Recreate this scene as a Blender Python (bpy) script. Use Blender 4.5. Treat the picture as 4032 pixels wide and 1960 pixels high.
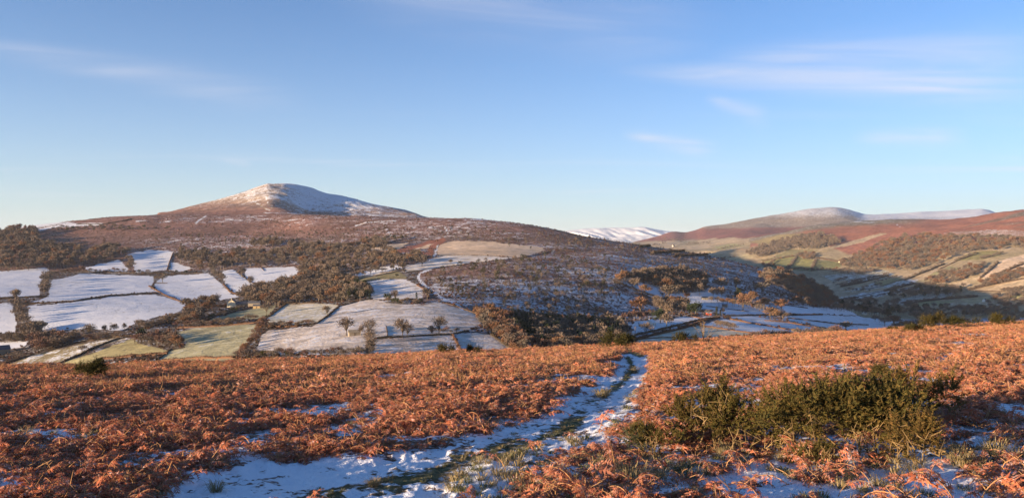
import bpy, math, random
import numpy as np
from mathutils import Vector, Matrix

for _o in list(bpy.data.objects):
    bpy.data.objects.remove(_o, do_unlink=True)
SC = bpy.context.scene
COL = SC.collection
rnd = random.Random(7)
rng = np.random.default_rng(11)

# ------------------------------------------------------------------ camera
W0, H0 = 4032.0, 1960.0          # size of the photograph
CX, HZ, FP = 2016.0, 960.0, 3104.0   # centre column, level of the horizon, focal length in its pixels
cam_d = bpy.data.cameras.new('camera')
cam = bpy.data.objects.new('camera', cam_d)
COL.objects.link(cam)
cam.location = (0, 0, 0)
cam.rotation_euler = (math.radians(90), 0, 0)
cam_d.sensor_fit = 'HORIZONTAL'
cam_d.sensor_width = 36.0
cam_d.lens = 36.0 * FP / W0
cam_d.shift_y = (HZ - H0 / 2) / W0
cam_d.clip_start = 0.1
cam_d.clip_end = 90000
SC.camera = cam

# ------------------------------------------------------------------ sun, sky, exposure
SUN_EL = math.radians(6.2)
SUN_TRAVEL = math.radians(30.0)   # the light runs to the right and this much away from the camera
sun_dir = Vector((-math.cos(SUN_TRAVEL) * math.cos(SUN_EL), -math.sin(SUN_TRAVEL) * math.cos(SUN_EL), math.sin(SUN_EL)))
sun_d = bpy.data.lights.new('sun', 'SUN')
sun_d.energy = 5.0
sun_d.angle = math.radians(0.53)
sun_d.color = (1.0, 0.74, 0.49)
sun = bpy.data.objects.new('sun', sun_d)
COL.objects.link(sun)
sun.rotation_euler = (-sun_dir).to_track_quat('-Z', 'Y').to_euler()
sun.location = (-60, -40, 60)

world = bpy.data.worlds.new('World')
SC.world = world
world.use_nodes = True
wt = world.node_tree
wt.nodes.clear()


def N(t, kind, **kw):
    n = t.nodes.new(kind)
    for k, v in kw.items():
        setattr(n, k, v)
    return n


def L(t, a, b):
    t.links.new(a, b)


def math_node(t, op, a, b=None, clamp=False):
    n = N(t, 'ShaderNodeMath', operation=op)
    n.use_clamp = clamp
    for i, v in enumerate((a, b)):
        if v is None:
            continue
        if isinstance(v, (int, float)):
            n.inputs[i].default_value = v
        else:
            L(t, v, n.inputs[i])
    return n.outputs[0]


def maprange(t, v, a, b, c=0.0, d=1.0, smooth=True):
    n = N(t, 'ShaderNodeMapRange')
    if smooth:
        n.interpolation_type = 'SMOOTHSTEP'
    L(t, v, n.inputs[0])
    for i, q in enumerate((a, b, c, d)):
        if isinstance(q, (int, float)):
            n.inputs[i + 1].default_value = q
        else:
            L(t, q, n.inputs[i + 1])
    return n.outputs[0]


def mixrgb(t, f, a, b, mode='MIX'):
    n = N(t, 'ShaderNodeMix', data_type='RGBA', blend_type=mode)
    n.clamp_factor = True
    for s, v in ((n.inputs[0], f), (n.inputs[6], a), (n.inputs[7], b)):
        if isinstance(v, (int, float)):
            s.default_value = v
        elif isinstance(v, tuple):
            s.default_value = (*v, 1.0) if len(v) == 3 else v
        else:
            L(t, v, s)
    return n.outputs[2]


def noise(t, vec, scale, detail=3.0, rough=0.55, dist=0.0):
    n = N(t, 'ShaderNodeTexNoise')
    n.inputs['Scale'].default_value = scale
    n.inputs['Detail'].default_value = detail
    n.inputs['Roughness'].default_value = rough
    n.inputs['Distortion'].default_value = dist
    if vec is not None:
        L(t, vec, n.inputs['Vector'])
    return n.outputs[0]


SKY_STRENGTH = 0.107
sky = N(wt, 'ShaderNodeTexSky', sky_type='NISHITA')
sky.sun_disc = False
sky.sun_elevation = SUN_EL
sky.sun_rotation = math.atan2(sun_dir.x, sun_dir.y)
sky.altitude = 1500
sky.air_density = 0.82
sky.dust_density = 1.0
sky.ozone_density = 3.8
geo = N(wt, 'ShaderNodeTexCoord')
sep = N(wt, 'ShaderNodeSeparateXYZ')
L(wt, geo.outputs['Generated'], sep.inputs[0])
# thin cirrus on a layer far overhead: the direction is projected on a high plane, so streaks converge at the horizon
zc = math_node(wt, 'MAXIMUM', math_node(wt, 'ADD', sep.outputs[2], 0.05), 0.02)
px = math_node(wt, 'DIVIDE', sep.outputs[0], zc)
py = math_node(wt, 'DIVIDE', sep.outputs[1], zc)
comb = N(wt, 'ShaderNodeCombineXYZ')
L(wt, px, comb.inputs[0]); L(wt, py, comb.inputs[1])
mp = N(wt, 'ShaderNodeMapping')
mp.inputs['Rotation'].default_value = (0, 0, math.radians(-20))
mp.inputs['Scale'].default_value = (0.30, 0.95, 1)
mp.inputs['Location'].default_value = (3.1, 0.4, 0)
L(wt, comb.outputs[0], mp.inputs['Vector'])
c1 = noise(wt, mp.outputs[0], 0.9, 7, 0.5, 0.7)
c2 = noise(wt, mp.outputs[0], 0.33, 2, 0.5, 0.3)
wisps = maprange(wt, c1, 0.50, 0.80)
banks = maprange(wt, c2, 0.44, 0.66)
cov = math_node(wt, 'MULTIPLY', math_node(wt, 'MULTIPLY', wisps, banks), 0.62)
cov = math_node(wt, 'MULTIPLY', cov, maprange(wt, sep.outputs[2], 0.0, 0.10))
VEIL = (2.60, 2.80, 2.62)      # pale winter air low over the land, all the way round
CLOUD = (2.95, 2.90, 3.15)
veil = math_node(wt, 'MULTIPLY', math_node(wt, 'POWER', 2.718, math_node(wt, 'MULTIPLY', math_node(wt, 'MAXIMUM', sep.outputs[2], 0.0), -7.5)), 0.93)
skyv = mixrgb(wt, veil, sky.outputs[0], VEIL)
# the long cirrus streaks of this sky, each along its own bearing and height above the horizon
fy = math_node(wt, 'MAXIMUM', sep.outputs[1], 0.02)
su = math_node(wt, 'DIVIDE', sep.outputs[0], fy)
sv = math_node(wt, 'DIVIDE', sep.outputs[2], fy)
tex = noise(wt, mp.outputs[0], 2.2, 6, 0.55, 1.2)
texm = maprange(wt, tex, 0.30, 0.70, 0.30, 1.15)
for (x0, y0, x1, y1, w0, w1, a) in ((2330, 285, 4300, 345, 20, 92, 0.66), (2700, 235, 4300, 215, 24, 110, 0.42), (-300, 150, 1300, 440, 36, 66, 0.24), (2430, 520, 2860, 600, 20, 36, 0.42),
                                    (2760, 385, 3060, 475, 18, 32, 0.32), (1200, -20, 2900, 140, 70, 130, 0.30), (3320, 535, 3850, 530, 22, 44, 0.32), (850, 620, 1010, 640, 10, 20, 0.18)):
    ua, va, ub, vb = (x0 - CX) / FP, (HZ - y0) / FP, (x1 - CX) / FP, (HZ - y1) / FP
    ln = math.hypot(ub - ua, vb - va); du, dv = (ub - ua) / ln, (vb - va) / ln
    pu = math_node(wt, 'SUBTRACT', su, ua); pv = math_node(wt, 'SUBTRACT', sv, va)
    al = math_node(wt, 'ADD', math_node(wt, 'MULTIPLY', pu, du), math_node(wt, 'MULTIPLY', pv, dv))
    ac = math_node(wt, 'SUBTRACT', math_node(wt, 'MULTIPLY', pv, du), math_node(wt, 'MULTIPLY', pu, dv))
    ac = math_node(wt, 'ADD', ac, math_node(wt, 'MULTIPLY', math_node(wt, 'SUBTRACT', c2, 0.5), 0.03))
    wd = maprange(wt, al, 0, ln, w0 / FP, w1 / FP, False)
    q = math_node(wt, 'DIVIDE', ac, wd)
    gq = math_node(wt, 'POWER', 2.718, math_node(wt, 'MULTIPLY', math_node(wt, 'MULTIPLY', q, q), -1.0))
    gq = math_node(wt, 'MULTIPLY', gq, maprange(wt, al, 0.0, ln * 0.3))
    gq = math_node(wt, 'MULTIPLY', gq, maprange(wt, al, ln * 0.65, ln, 1, 0))
    gq = math_node(wt, 'MULTIPLY', math_node(wt, 'MULTIPLY', gq, a), texm)
    cov = math_node(wt, 'MAXIMUM', cov, gq)
skyc = mixrgb(wt, cov, skyv, CLOUD)
bg = N(wt, 'ShaderNodeBackground')
bg.inputs['Strength'].default_value = SKY_STRENGTH
L(wt, skyc, bg.inputs['Color'])
wo = N(wt, 'ShaderNodeOutputWorld')
L(wt, bg.outputs[0], wo.inputs['Surface'])

vs = SC.view_settings
vs.view_transform = 'Standard'
vs.look = 'None'
vs.gamma = 1.0
vs.use_curve_mapping = False
vs.exposure = 1.45
SC.cycles.use_denoising = True
SC.cycles.max_bounces = 4
SC.cycles.diffuse_bounces = 2
SC.cycles.glossy_bounces = 1
SC.cycles.volume_bounces = 0
SC.cycles.transparent_max_bounces = 4


# ------------------------------------------------------------------ numpy noise
def _hash(ix, iy, seed):
    h = (ix.astype(np.int64) * 374761393 + iy.astype(np.int64) * 668265263 + seed * 974634541) & 0xFFFFFFFF
    h = ((h ^ (h >> 13)) * 1274126177) & 0xFFFFFFFF
    h = h ^ (h >> 16)
    return (h & 0xFFFFFF) / float(0xFFFFFF)


def vnoise(x, y, seed=0):
    x = np.asarray(x, float); y = np.asarray(y, float)
    ix = np.floor(x); iy = np.floor(y)
    fx = x - ix; fy = y - iy
    ux = fx * fx * fx * (fx * (fx * 6 - 15) + 10)
    uy = fy * fy * fy * (fy * (fy * 6 - 15) + 10)
    a = _hash(ix, iy, seed); b = _hash(ix + 1, iy, seed)
    c = _hash(ix, iy + 1, seed); d = _hash(ix + 1, iy + 1, seed)
    return (a + (b - a) * ux + (c - a) * uy + (a - b - c + d) * ux * uy) * 2 - 1


def fbm(x, y, octaves=4, seed=0, gain=0.5):
    s = 0; a = 1.0; tot = 0; f = 1.0
    for o in range(octaves):
        s = s + a * vnoise(x * f + o * 17.3, y * f - o * 9.1, seed + o)
        tot += a; a *= gain; f *= 2.03
    return s / tot


def sstep(a, b, x):
    t = np.clip((x - a) / (b - a), 0, 1)
    return t * t * (3 - 2 * t)


def inpoly(px, py, poly):
    px = np.asarray(px); py = np.asarray(py)
    r = np.zeros(px.shape, bool)
    n = len(poly)
    x0 = min(p[0] for p in poly); x1 = max(p[0] for p in poly)
    y0 = min(p[1] for p in poly); y1 = max(p[1] for p in poly)
    m = (px >= x0) & (px <= x1) & (py >= y0) & (py <= y1)
    if not m.any():
        return r
    qx = px[m]; qy = py[m]
    q = np.zeros(qx.shape, bool)
    j = n - 1
    for i in range(n):
        xi, yi = poly[i]; xj, yj = poly[j]
        if yi != yj:
            c = ((yi > qy) != (yj > qy)) & (qx < (xj - xi) * (qy - yi) / (yj - yi) + xi)
            q ^= c
        j = i
    r[m] = q
    return r


def polydist(px, py, line):
    d = np.full(np.shape(px), 1e9)
    for (ax, ay), (bx, by) in zip(line[:-1], line[1:]):
        vx, vy = bx - ax, by - ay
        t = np.clip(((px - ax) * vx + (py - ay) * vy) / (vx * vx + vy * vy + 1e-9), 0, 1)
        d = np.minimum(d, np.hypot(px - ax - t * vx, py - ay - t * vy))
    return d


# ------------------------------------------------------------------ the lie of the land, as ridge and valley lines
# each line: (column in the photo, row in the photo, distance in metres); rows turn into heights by distance
def cur(pts):
    return np.array(pts, float)


K0 = cur([(-900, 1455, 44), (0, 1448, 46), (300, 1444, 47), (700, 1432, 50), (1300, 1417, 53), (1700, 1390, 56), (2000, 1380, 58),
          (2250, 1368, 60), (2500, 1357, 62), (2800, 1340, 64), (3100, 1320, 66), (3500, 1298, 70), (3700, 1288, 72), (4032, 1268, 74), (4900, 1230, 78)])
K1 = cur([(-900, 1475, 560), (0, 1465, 600), (600, 1445, 480), (1350, 1430, 380), (2000, 1392, 420), (2500, 1372, 480), (2900, 1350, 510),
          (3200, 1332, 540), (3400, 1320, 850), (3600, 1315, 1300), (4032, 1300, 1400), (4900, 1290, 1400)])
K2 = cur([(-900, 1210, 900), (0, 1205, 900), (900, 1212, 840), (1500, 1182, 730), (1700, 1190, 690), (2000, 1240, 640), (2250, 1262, 720),
          (2500, 1235, 830), (2900, 1225, 850), (3200, 1238, 870), (3300, 1250, 960), (3400, 1285, 1150), (3600, 1290, 1360), (4032, 1285, 1460), (4900, 1280, 1450)])
K3 = cur([(-900, 1070, 1350), (0, 1068, 1350), (700, 1065, 1330), (1200, 1058, 1230), (1500, 1048, 1060), (2000, 1040, 1000), (2400, 1080, 950),
          (2800, 1120, 1040), (3100, 1165, 1090), (3200, 1195, 1110), (3300, 1232, 1160), (3400, 1272, 1300), (3600, 1280, 1420), (4032, 1275, 1510), (4900, 1270, 1490)])
K4 = cur([(-900, 945, 1760), (0, 940, 1760), (1000, 940, 1700), (1500, 948, 1500), (2000, 960, 1350), (2400, 1000, 1250), (2800, 1062, 1240),
          (3000, 1100, 1260), (3100, 1132, 1265), (3200, 1165, 1270), (3300, 1216, 1290), (3400, 1262, 1420), (3600, 1270, 1500), (4032, 1262, 1560), (4900, 1258, 1530)])
K5 = cur([(-900, 950, 1900), (-300, 925, 1950), (0, 906, 2000), (60, 898, 2020), (200, 880, 2080), (420, 855, 2130), (560, 848, 2130), (680, 842, 2130), (1000, 843, 2060),
          (1200, 845, 1980), (1400, 853, 1900), (1690, 858, 1820), (1850, 861, 1780), (1950, 869, 1750), (2050, 880, 1720), (2200, 907, 1650), (2300, 930, 1600),
          (2400, 948, 1560), (2500, 962, 1530), (2600, 977, 1510), (2700, 992, 1490), (2800, 1008, 1480), (2900, 1031, 1440), (3000, 1056, 1420), (3100, 1092, 1400),
          (3200, 1132, 1380), (3270, 1166, 1380), (3310, 1200, 1390), (3360, 1232, 1430), (3400, 1250, 1490), (3600, 1258, 1570), (4032, 1250, 1620), (4900, 1246, 1570)])
K6 = cur([(-900, 985, 2600), (-100, 935, 2600), (420, 876, 2600), (600, 850, 2600), (680, 834, 2620), (740, 819, 2640), (800, 803, 2650), (850, 791, 2660), (900, 776, 2680), (960, 757, 2690),
          (1000, 742, 2700), (1036, 731, 2700), (1054, 724, 2710), (1075, 726, 2712), (1120, 724, 2720), (1168, 727, 2740), (1215, 735, 2760), (1236, 741, 2760), (1252, 749, 2760), (1290, 765, 2760), (1350, 772, 2760), (1400, 783, 2750),
          (1450, 799, 2740), (1520, 813, 2720), (1600, 828, 2700), (1630, 839, 2690), (1665, 853, 2680), (1720, 870, 2650), (1850, 885, 2600), (2050, 912, 2500), (2200, 940, 2400), (2500, 1010, 2250),
          (2800, 1060, 2100), (3000, 1100, 2050), (3200, 1175, 2000), (3310, 1215, 1960), (3500, 1205, 1930), (4032, 1200, 1760), (4900, 1195, 1650)])
K7 = cur([(-900, 1000, 3300), (0, 990, 3300), (1700, 945, 3300), (2050, 960, 3300), (2200, 975, 3300), (2500, 1015, 3300), (2700, 1040, 3000), (2950, 1062, 2700), (3300, 1062, 2560), (3600, 1062, 2330), (4032, 1060, 1990), (4900, 1060, 1800)])
K8 = cur([(-900, 1000, 4200), (0, 990, 4200), (1700, 960, 4200), (2200, 975, 4300), (2500, 990, 4400), (2700, 985, 4200), (2900, 985, 3700), (3100, 975, 3200), (3500, 955, 2900), (4032, 945, 2430), (4900, 940, 2100)])
K9 = cur([(-900, 1000, 5000), (0, 990, 5000), (1700, 965, 5000), (2200, 970, 5000), (2500, 965, 5000), (2800, 958, 4700), (2950, 945, 4300), (3050, 924, 4100), (3100, 913, 4000), (3180, 893, 4000), (3300, 878, 4000),
          (3500, 866, 3800), (3700, 866, 3600), (3800, 858, 3500), (3920, 843, 3350), (4032, 828, 3200), (4400, 800, 2900), (4900, 790, 2600)])
K10 = cur([(-900, 1010, 6500), (0, 1000, 6500), (2200, 985, 6500), (2430, 972, 6500), (2500, 952, 6400), (2540, 944, 6400), (2580, 934, 6400), (2640, 914, 6400), (2655, 911, 6400), (2700, 918, 6400), (2745, 906, 6400),
           (2775, 891, 6400), (2900, 874, 6400), (3000, 858, 6400), (3050, 848, 6400), (3110, 835, 6400), (3180, 824, 6400), (3270, 819, 6400), (3300, 820, 6400), (3345, 830, 6400), (3400, 845, 6500), (3450, 846, 6700),
           (3600, 840, 6900), (3800, 828, 7000), (3870, 825, 7000), (3900, 832, 7000), (3925, 845, 7000), (4032, 880, 7000), (4900, 900, 7000)])
K12 = cur([(-900, 985, 16000), (0, 975, 16000), (2050, 955, 16000), (2215, 912, 16000), (2240, 908, 16000), (2262, 905, 16000), (2300, 901, 16000), (2400, 897, 16000), (2460, 897, 16000), (2500, 898, 16000), (2512, 894, 16000), (2545, 894, 16000),
           (2570, 901, 16000), (2620, 910, 16000), (2700, 917, 16000), (2780, 935, 16000), (3000, 965, 16000), (4900, 975, 16000)])


def gauss1(a, s):
    k = int(3 * s) + 1
    w = np.exp(-0.5 * (np.arange(-k, k + 1) / s) ** 2); w /= w.sum()
    p = np.concatenate([np.full(k, a[0]), a, np.full(k, a[-1])])
    return np.convolve(p, w, 'valid')


_XS = np.arange(-900, 4901, 4.0)


def curve_fn(c, s):
    return gauss1(np.interp(_XS, c[:, 0], c[:, 1]), s), gauss1(np.interp(_XS, c[:, 0], c[:, 2]), s * 2)


CURV = {n: curve_fn(c, s) for n, c, s in (('K0', K0, 14), ('K1', K1, 14), ('K2', K2, 14), ('K3', K3, 12), ('K4', K4, 10), ('K5', K5, 3), ('K6', K6, 1.6),
                                          ('K7', K7, 12), ('K8', K8, 12), ('K9', K9, 5), ('K10', K10, 2), ('K12', K12, 1.2))}


def CV(n, x):
    y, d = CURV[n]
    return np.interp(x, _XS, y), np.interp(x, _XS, d)


# columns: fine in view, coarse all the way round behind the camera
AZ_IN = np.arctan((np.linspace(-60, 4092, 780) - CX) / FP)
_a0 = AZ_IN[-1]
_out = np.radians(np.array([35.2, 37, 40, 44, 49, 55, 62, 70, 80, 90, 102, 115, 128, 142, 156, 168]))
AZ = np.concatenate([-_out[::-1], AZ_IN, _out])
AZC = np.clip(AZ, -math.radians(40), math.radians(40))
PXC = CX + FP * np.tan(AZC)           # photo column of every terrain column (clamped outside)
CA = np.cos(AZC)


def z_of(y, d):
    return (HZ - y) / FP * d


def fg_height(x, d):
    """bare foreground slope at photo column x and depth d"""
    y0, d0 = CV('K0', x)
    zc = z_of(y0, d0)
    t = np.clip(d / d0, 0, 1)
    return -1.75 + (zc + 1.75) * (0.86 * t + 0.14 * t * t)


def build_nodes():
    x = PXC
    nod = []
    y0, d0 = CV('K0', x); z0 = z_of(y0, d0)
    nod.append((d0, z0))
    nod.append((d0 * 1.6, z0 * 1.6 - 2.6))
    y1, d1 = CV('K1', x); z1 = z_of(y1, d1)
    nod.append((d0 * 3.2, z0 / d0 * (d0 * 3.2) - 9.5))
    nod.append((d1 * 0.72, z1 / d1 * (d1 * 0.72) - 7))
    nod.append((d1, z1))
    for k in ('K2', 'K3', 'K4', 'K5'):
        y, d = CV(k, x); nod.append((d, z_of(y, d)))
    y5, d5 = CV('K5', x); y6, d6 = CV('K6', x)
    hid = sstep(1060, 1230, x)
    dm = d5 + (d6 - d5) * 0.35
    ym = (1 - hid) * (y5 * 0.62 + y6 * 0.38) + hid * (np.maximum(y5, 0) + 9)
    left = sstep(640, 560, x)
    ym = ym * (1 - left) + (y5 + 8) * left
    nod.append((dm, z_of(ym, dm)))
    nod.append((d6, z_of(y6, d6)))
    for k in ('K7', 'K8', 'K9'):
        y, d = CV(k, x); nod.append((d, z_of(y, d)))
    y9, d9 = CV('K9', x); y10, d10 = CV('K10', x)
    da = d9 + (d10 - d9) * 0.35
    hr = sstep(2900, 3150, x)
    ya = (1 - hr) * (0.6 * y9 + 0.4 * y10) + hr * (y9 + 10)
    nod.append((da, z_of(ya, da)))
    nod.append((d10, z_of(y10, d10)))
    nod.append((np.full_like(x, 10000.), z_of(np.full_like(x, 985.), 10000)))
    y12, d12 = CV('K12', x)
    nod.append((np.full_like(x, 13000.), z_of(np.full_like(x, 968.), 13000)))
    nod.append((d12, z_of(y12, d12)))
    nod.append((d12 + 2500, z_of(y12, d12) - 250))
    D = np.array([n[0] for n in nod]); Z = np.array([n[1] for n in nod])
    for i in range(1, len(D)):
        D[i] = np.maximum(D[i], D[i - 1] * 1.012 + 2)
    return D, Z


ND, NZ = build_nodes()
SEG_ROWS = [10, 8, 16, 20, 120, 74, 78, 62, 34, 62, 74, 52, 52, 18, 40, 10, 14, 36, 5]
SEG_NAME = ['drop', 'drop', 'drop', 'drop', 'fields', 'upper', 'moor', 'moor_top', 'peak0', 'peak', 'valley', 'hill0', 'hill', 'hilldip', 'hillfar', 'gap', 'snow0', 'snow', 'end']


def pchip_tangents(D, Z):
    h = np.diff(D, axis=0); s = np.diff(Z, axis=0) / h
    m = np.zeros_like(Z)
    w1 = 2 * h[1:] + h[:-1]; w2 = h[1:] + 2 * h[:-1]
    ok = s[1:] * s[:-1] > 0
    den = np.where(ok, w1 / np.where(s[:-1] == 0, 1, s[:-1]) + w2 / np.where(s[1:] == 0, 1, s[1:]), 1)
    m[1:-1] = np.where(ok, (w1 + w2) / den, 0)
    m[0] = s[0]; m[-1] = s[-1]
    return m


NM = pchip_tangents(ND, NZ)


def terrain_grid():
    Dr, Zr, Sg = [], [], []
    for k, n in enumerate(SEG_ROWS):
        last = k == len(SEG_ROWS) - 1
        t = np.linspace(0, 1, n + 1)[: (n + 1 if last else n)][:, None]
        d0, d1 = ND[k], ND[k + 1]
        if k >= 4:
            d = 1 / ((1 - t) / d0 + t / d1) * 0.5 + 0.5 * (d0 + (d1 - d0) * t)
        else:
            d = d0 + (d1 - d0) * t
        h = d1 - d0; u = (d - d0) / h
        z = ((2 * u ** 3 - 3 * u ** 2 + 1) * NZ[k] + (u ** 3 - 2 * u ** 2 + u) * h * NM[k]
             + (-2 * u ** 3 + 3 * u ** 2) * NZ[k + 1] + (u ** 3 - u ** 2) * h * NM[k + 1])
        Dr.append(d); Zr.append(z); Sg.append(np.full(len(t), k))
    return np.concatenate(Dr), np.concatenate(Zr), np.concatenate(Sg)


GD, GZ, GSEG = terrain_grid()
GR = GD / CA
GX = GR * np.sin(AZ); GY = GR * np.cos(AZ)
far = np.maximum(GD, 300)
amp = np.where(GD < 250, 0.25, 1.0) * np.minimum(GD, 3500) * 0.0011
GZ = GZ + amp * fbm(GX / 70, GY / 70, 4, 3) * sstep(70, 200, GD) + 0.6 * amp * fbm(GX / 260, GY / 260, 3, 5) * sstep(200, 500, GD)
pk = (GSEG[:, None] >= 8) & (GSEG[:, None] <= 9) & (PXC > 620) & (PXC < 1750)
_pf = (1 - sstep(0.72, 0.97, (GD - CV('K5', PXC)[1]) / (CV('K6', PXC)[1] - CV('K5', PXC)[1]))) * sstep(0, 0.15, (GD - CV('K5', PXC)[1]) / 800)
GZ = GZ + _pf * np.where(pk, (5.0 * fbm(GX / 150, GY / 60, 4, 8) + 9.0 * (0.45 - np.abs(fbm(GX / 120, GY / 45, 4, 9))) * sstep(20, 120, GZ)), 0)
hl = sstep(2300, 2800, GD) * sstep(9000, 7500, GD) * sstep(2350, 2600, PXC)
_w = GX * 0.55 + GY * 0.83; _v = GX * 0.83 - GY * 0.55
GZ = GZ + hl * (14 * fbm(_w / 900, _v / 260, 3, 12) + 6 * fbm(GX / 240, GY / 240, 4, 13)) * np.where(GSEG[:, None] >= 12, 0.55, 1)
mt = sstep(10500, 13500, GD)
GZ = GZ + mt * (-np.abs(fbm((GX + 0.4 * GY) / 620, (GY - GX) / 2600, 4, 21)) * 190 + 45 + 30 * fbm(GX / 400, GY / 700, 3, 22)) * sstep(16200, 14500, GD)
GY_IMG = HZ - FP * GZ / GD            # photo row of every grid point
GX_IMG = np.broadcast_to(PXC, GD.shape)
NR, NC = GD.shape
_first_valley = sum(SEG_ROWS[:3])


def ground(px, py, near=False):
    """first ground point seen at a photo pixel, as metres"""
    cx = np.interp(px, PXC[16:-16], np.arange(16, NC - 16))
    i = int(cx); f = cx - i
    i = min(i, NC - 2)
    col = GY_IMG[:, i] * (1 - f) + GY_IMG[:, i + 1] * f
    s = _first_valley
    k = np.argmax(col[s:] <= py) + s
    if col[k] > py or k == s:
        return None
    t = (col[k - 1] - py) / (col[k - 1] - col[k] + 1e-9)
    g = lambda A: (A[k - 1, i] * (1 - t) + A[k, i] * t) * (1 - f) + (A[k - 1, i + 1] * (1 - t) + A[k, i + 1] * t) * f
    return np.array([g(GX), g(GY), g(GZ)])


def project(p):
    return CX + FP * p[0] / p[1], HZ - FP * p[2] / p[1]
# ------------------------------------------------------------------ land cover
def wob(x, y, s, a, seed):
    return a * fbm(x / s, y / s, 3, seed)


QX = GX_IMG + wob(GX_IMG, GY_IMG, 26, 5, 41)
QY = GY_IMG + wob(GX_IMG, GY_IMG, 26, 3.2, 42)
BASE = np.zeros((NR, NC, 3)); SNOW = np.zeros((NR, NC)); ROUGH = np.zeros((NR, NC))
ZONE = np.zeros((NR, NC), int)
ZONES = ['hillside', 'moorland', 'mountain', 'valley', 'hill', 'snowy_mountain', 'path']
C_BRACK = np.array([0.228, 0.120, 0.090]); C_RED = np.array([0.32, 0.128, 0.078]); C_SCRUB = np.array([0.135, 0.092, 0.074])
C_TAN = np.array([0.62, 0.455, 0.30]); C_GREEN = np.array([0.285, 0.225, 0.115]); C_PALE = np.array([0.43, 0.325, 0.20])
C_WOOD = np.array([0.085, 0.062, 0.046]); C_OLIVE = np.array([0.17, 0.135, 0.085]); C_ROCK = np.array([0.20, 0.17, 0.15])
S2 = np.broadcast_to(GSEG[:, None], GD.shape)


def setm(m, col=None, snow=None, rough=None, zone=None):
    if col is not None:
        BASE[m] = col
    if snow is not None:
        SNOW[m] = snow if np.isscalar(snow) else snow[m]
    if rough is not None:
        ROUGH[m] = rough
    if zone is not None:
        ZONE[m] = zone


def lerp_cols(a, b, t):
    return a + (b - a) * t[..., None]


big = fbm(GX / 130, GY / 130, 4, 61)
setm(S2 <= 3, C_BRACK, 0.15, 0.6, 0)
m = (S2 >= 4) & (S2 <= 7)
setm(m, None, None, 0.8, 1)
# central moor: red bracken higher up, heather, juniper and lying snow lower down
up = np.clip(sstep(950, 905, QY) + 0.35 * big, 0, 1)
BASE[m] = lerp_cols(C_SCRUB, C_BRACK, np.clip(0.45 + 0.5 * up + 0.5 * big, 0, 1))[m]
drift = fbm(GX / 75, GY / 30, 4, 64)
sn = 0.33 + 0.16 * big + 0.20 * drift - 0.26 * np.exp(-((QY - 905) / 26) ** 2) * sstep(1600, 1100, QX) * sstep(350, 600, QX)
sn += 0.11 * sstep(1000, 1140, QY) * sstep(1650, 1750, QX) - 0.04 * sstep(880, 860, QY)
sn -= 0.16 * np.exp(-((QY - 1070) / 26) ** 2) * np.exp(-((QX - 1790) / 150) ** 2)
sn -= 0.22 * sstep(640, 420, QX)
sn += 0.10 * np.exp(-((QX - 2620) / 260) ** 2) * np.exp(-((QY - 1040) / 40) ** 2)
SNOW[m] = np.clip(sn, 0.03, 0.9)[m]
# farmland floor between the fields
m = (S2 >= 4) & (S2 <= 5) & (QX < 1650)
setm(m, C_WOOD * 1.15, 0.30, 0.5, 1)
# the peak
m = (S2 >= 8) & (S2 <= 9) & (QX < 1790)
t = np.clip(0.85 * sstep(842, 770, QY) + 0.22 * big + 0.30 * sstep(1080, 1180, QX), 0, 1)
BASE[m] = lerp_cols(C_BRACK, np.array([0.36, 0.28, 0.21]), t)[m]
SNOW[m] = np.clip(0.08 + 0.42 * t + 0.22 * sstep(1060, 1200, QX) + 0.25 * fbm(GX / 90, GY / 40, 4, 66), 0, 0.92)[m]
ROUGH[m] = 0.55
ZONE[m] = 2
# right hand valley and hills
m = (S2 >= 8) & (S2 <= 14) & (QX >= 1790)
gr = fbm(GX / 210 + GY / 400, GY / 240, 3, 71)
vcol = lerp_cols(C_GREEN, C_PALE, np.clip(0.5 + 0.9 * gr, 0, 1))
BASE[m] = vcol[m]; SNOW[m] = np.clip(0.10 + 0.10 * sstep(1100, 1200, QY) + 0.06 * gr, 0, 1)[m]
ROUGH[m] = 0.25; ZONE[m] = 3
m = (S2 >= 11) & (S2 <= 14) & (QX >= 1790)
ZONE[m] = 4
# near right hill: bracken above, olive top
m = (S2 >= 11) & (S2 <= 13) & (QX > 2900)
lineA = np.interp(QX, [2900, 3000, 3160, 3220, 3330, 3400, 3480, 3600, 3800, 4032, 4200], [990, 970, 925, 950, 1002, 1010, 990, 972, 955, 960, 960])
tA = sstep(4, -8, QY - lineA + 8 * big)
top = np.clip(sstep(14, -6, (QY - CV('K9', QX)[0] - 12)) * sstep(3700, 3500, QX) + 0.9 * sstep(0.15, 0.45, fbm(GX / 300, GY / 150, 3, 77)) * sstep(905, 880, QY), 0, 1)
cA = lerp_cols(lerp_cols(vcol, C_RED, tA), C_OLIVE, top * tA)
BASE[m] = cA[m]
SNOW[m] = np.clip(np.where(tA > 0.5, 0.05 + 0.22 * top, SNOW), 0, 1)[m]
# far right hill
m = (S2 >= 12) & (S2 <= 14) & ((GD > 4350) | (QX <= 2950)) & (QX > 1790)
tB = QY - CV('K10', QX)[0]
lineB = np.interp(QX, [2450, 2700, 2900, 3100, 3300, 3500], [955, 945, 938, 932, 925, 920])
red = sstep(6, -6, QY - lineB + 6 * big)
upB = sstep(903, 892, QY + 4 * big + (QX - 2900) * 0.012) * sstep(2620, 2780, QX)
cB = lerp_cols(lerp_cols(vcol * 0.95, np.array([0.20, 0.075, 0.06]), red), np.array([0.235, 0.18, 0.135]), upB * red)
BASE[m] = cB[m]
SNOW[m] = np.clip(np.where(red > 0.5, 0.05 + upB * (0.18 + 0.34 * sstep(870, 835, QY)) + 0.35 * sstep(3330, 3420, QX), 0.20), 0, 1)[m]
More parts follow.
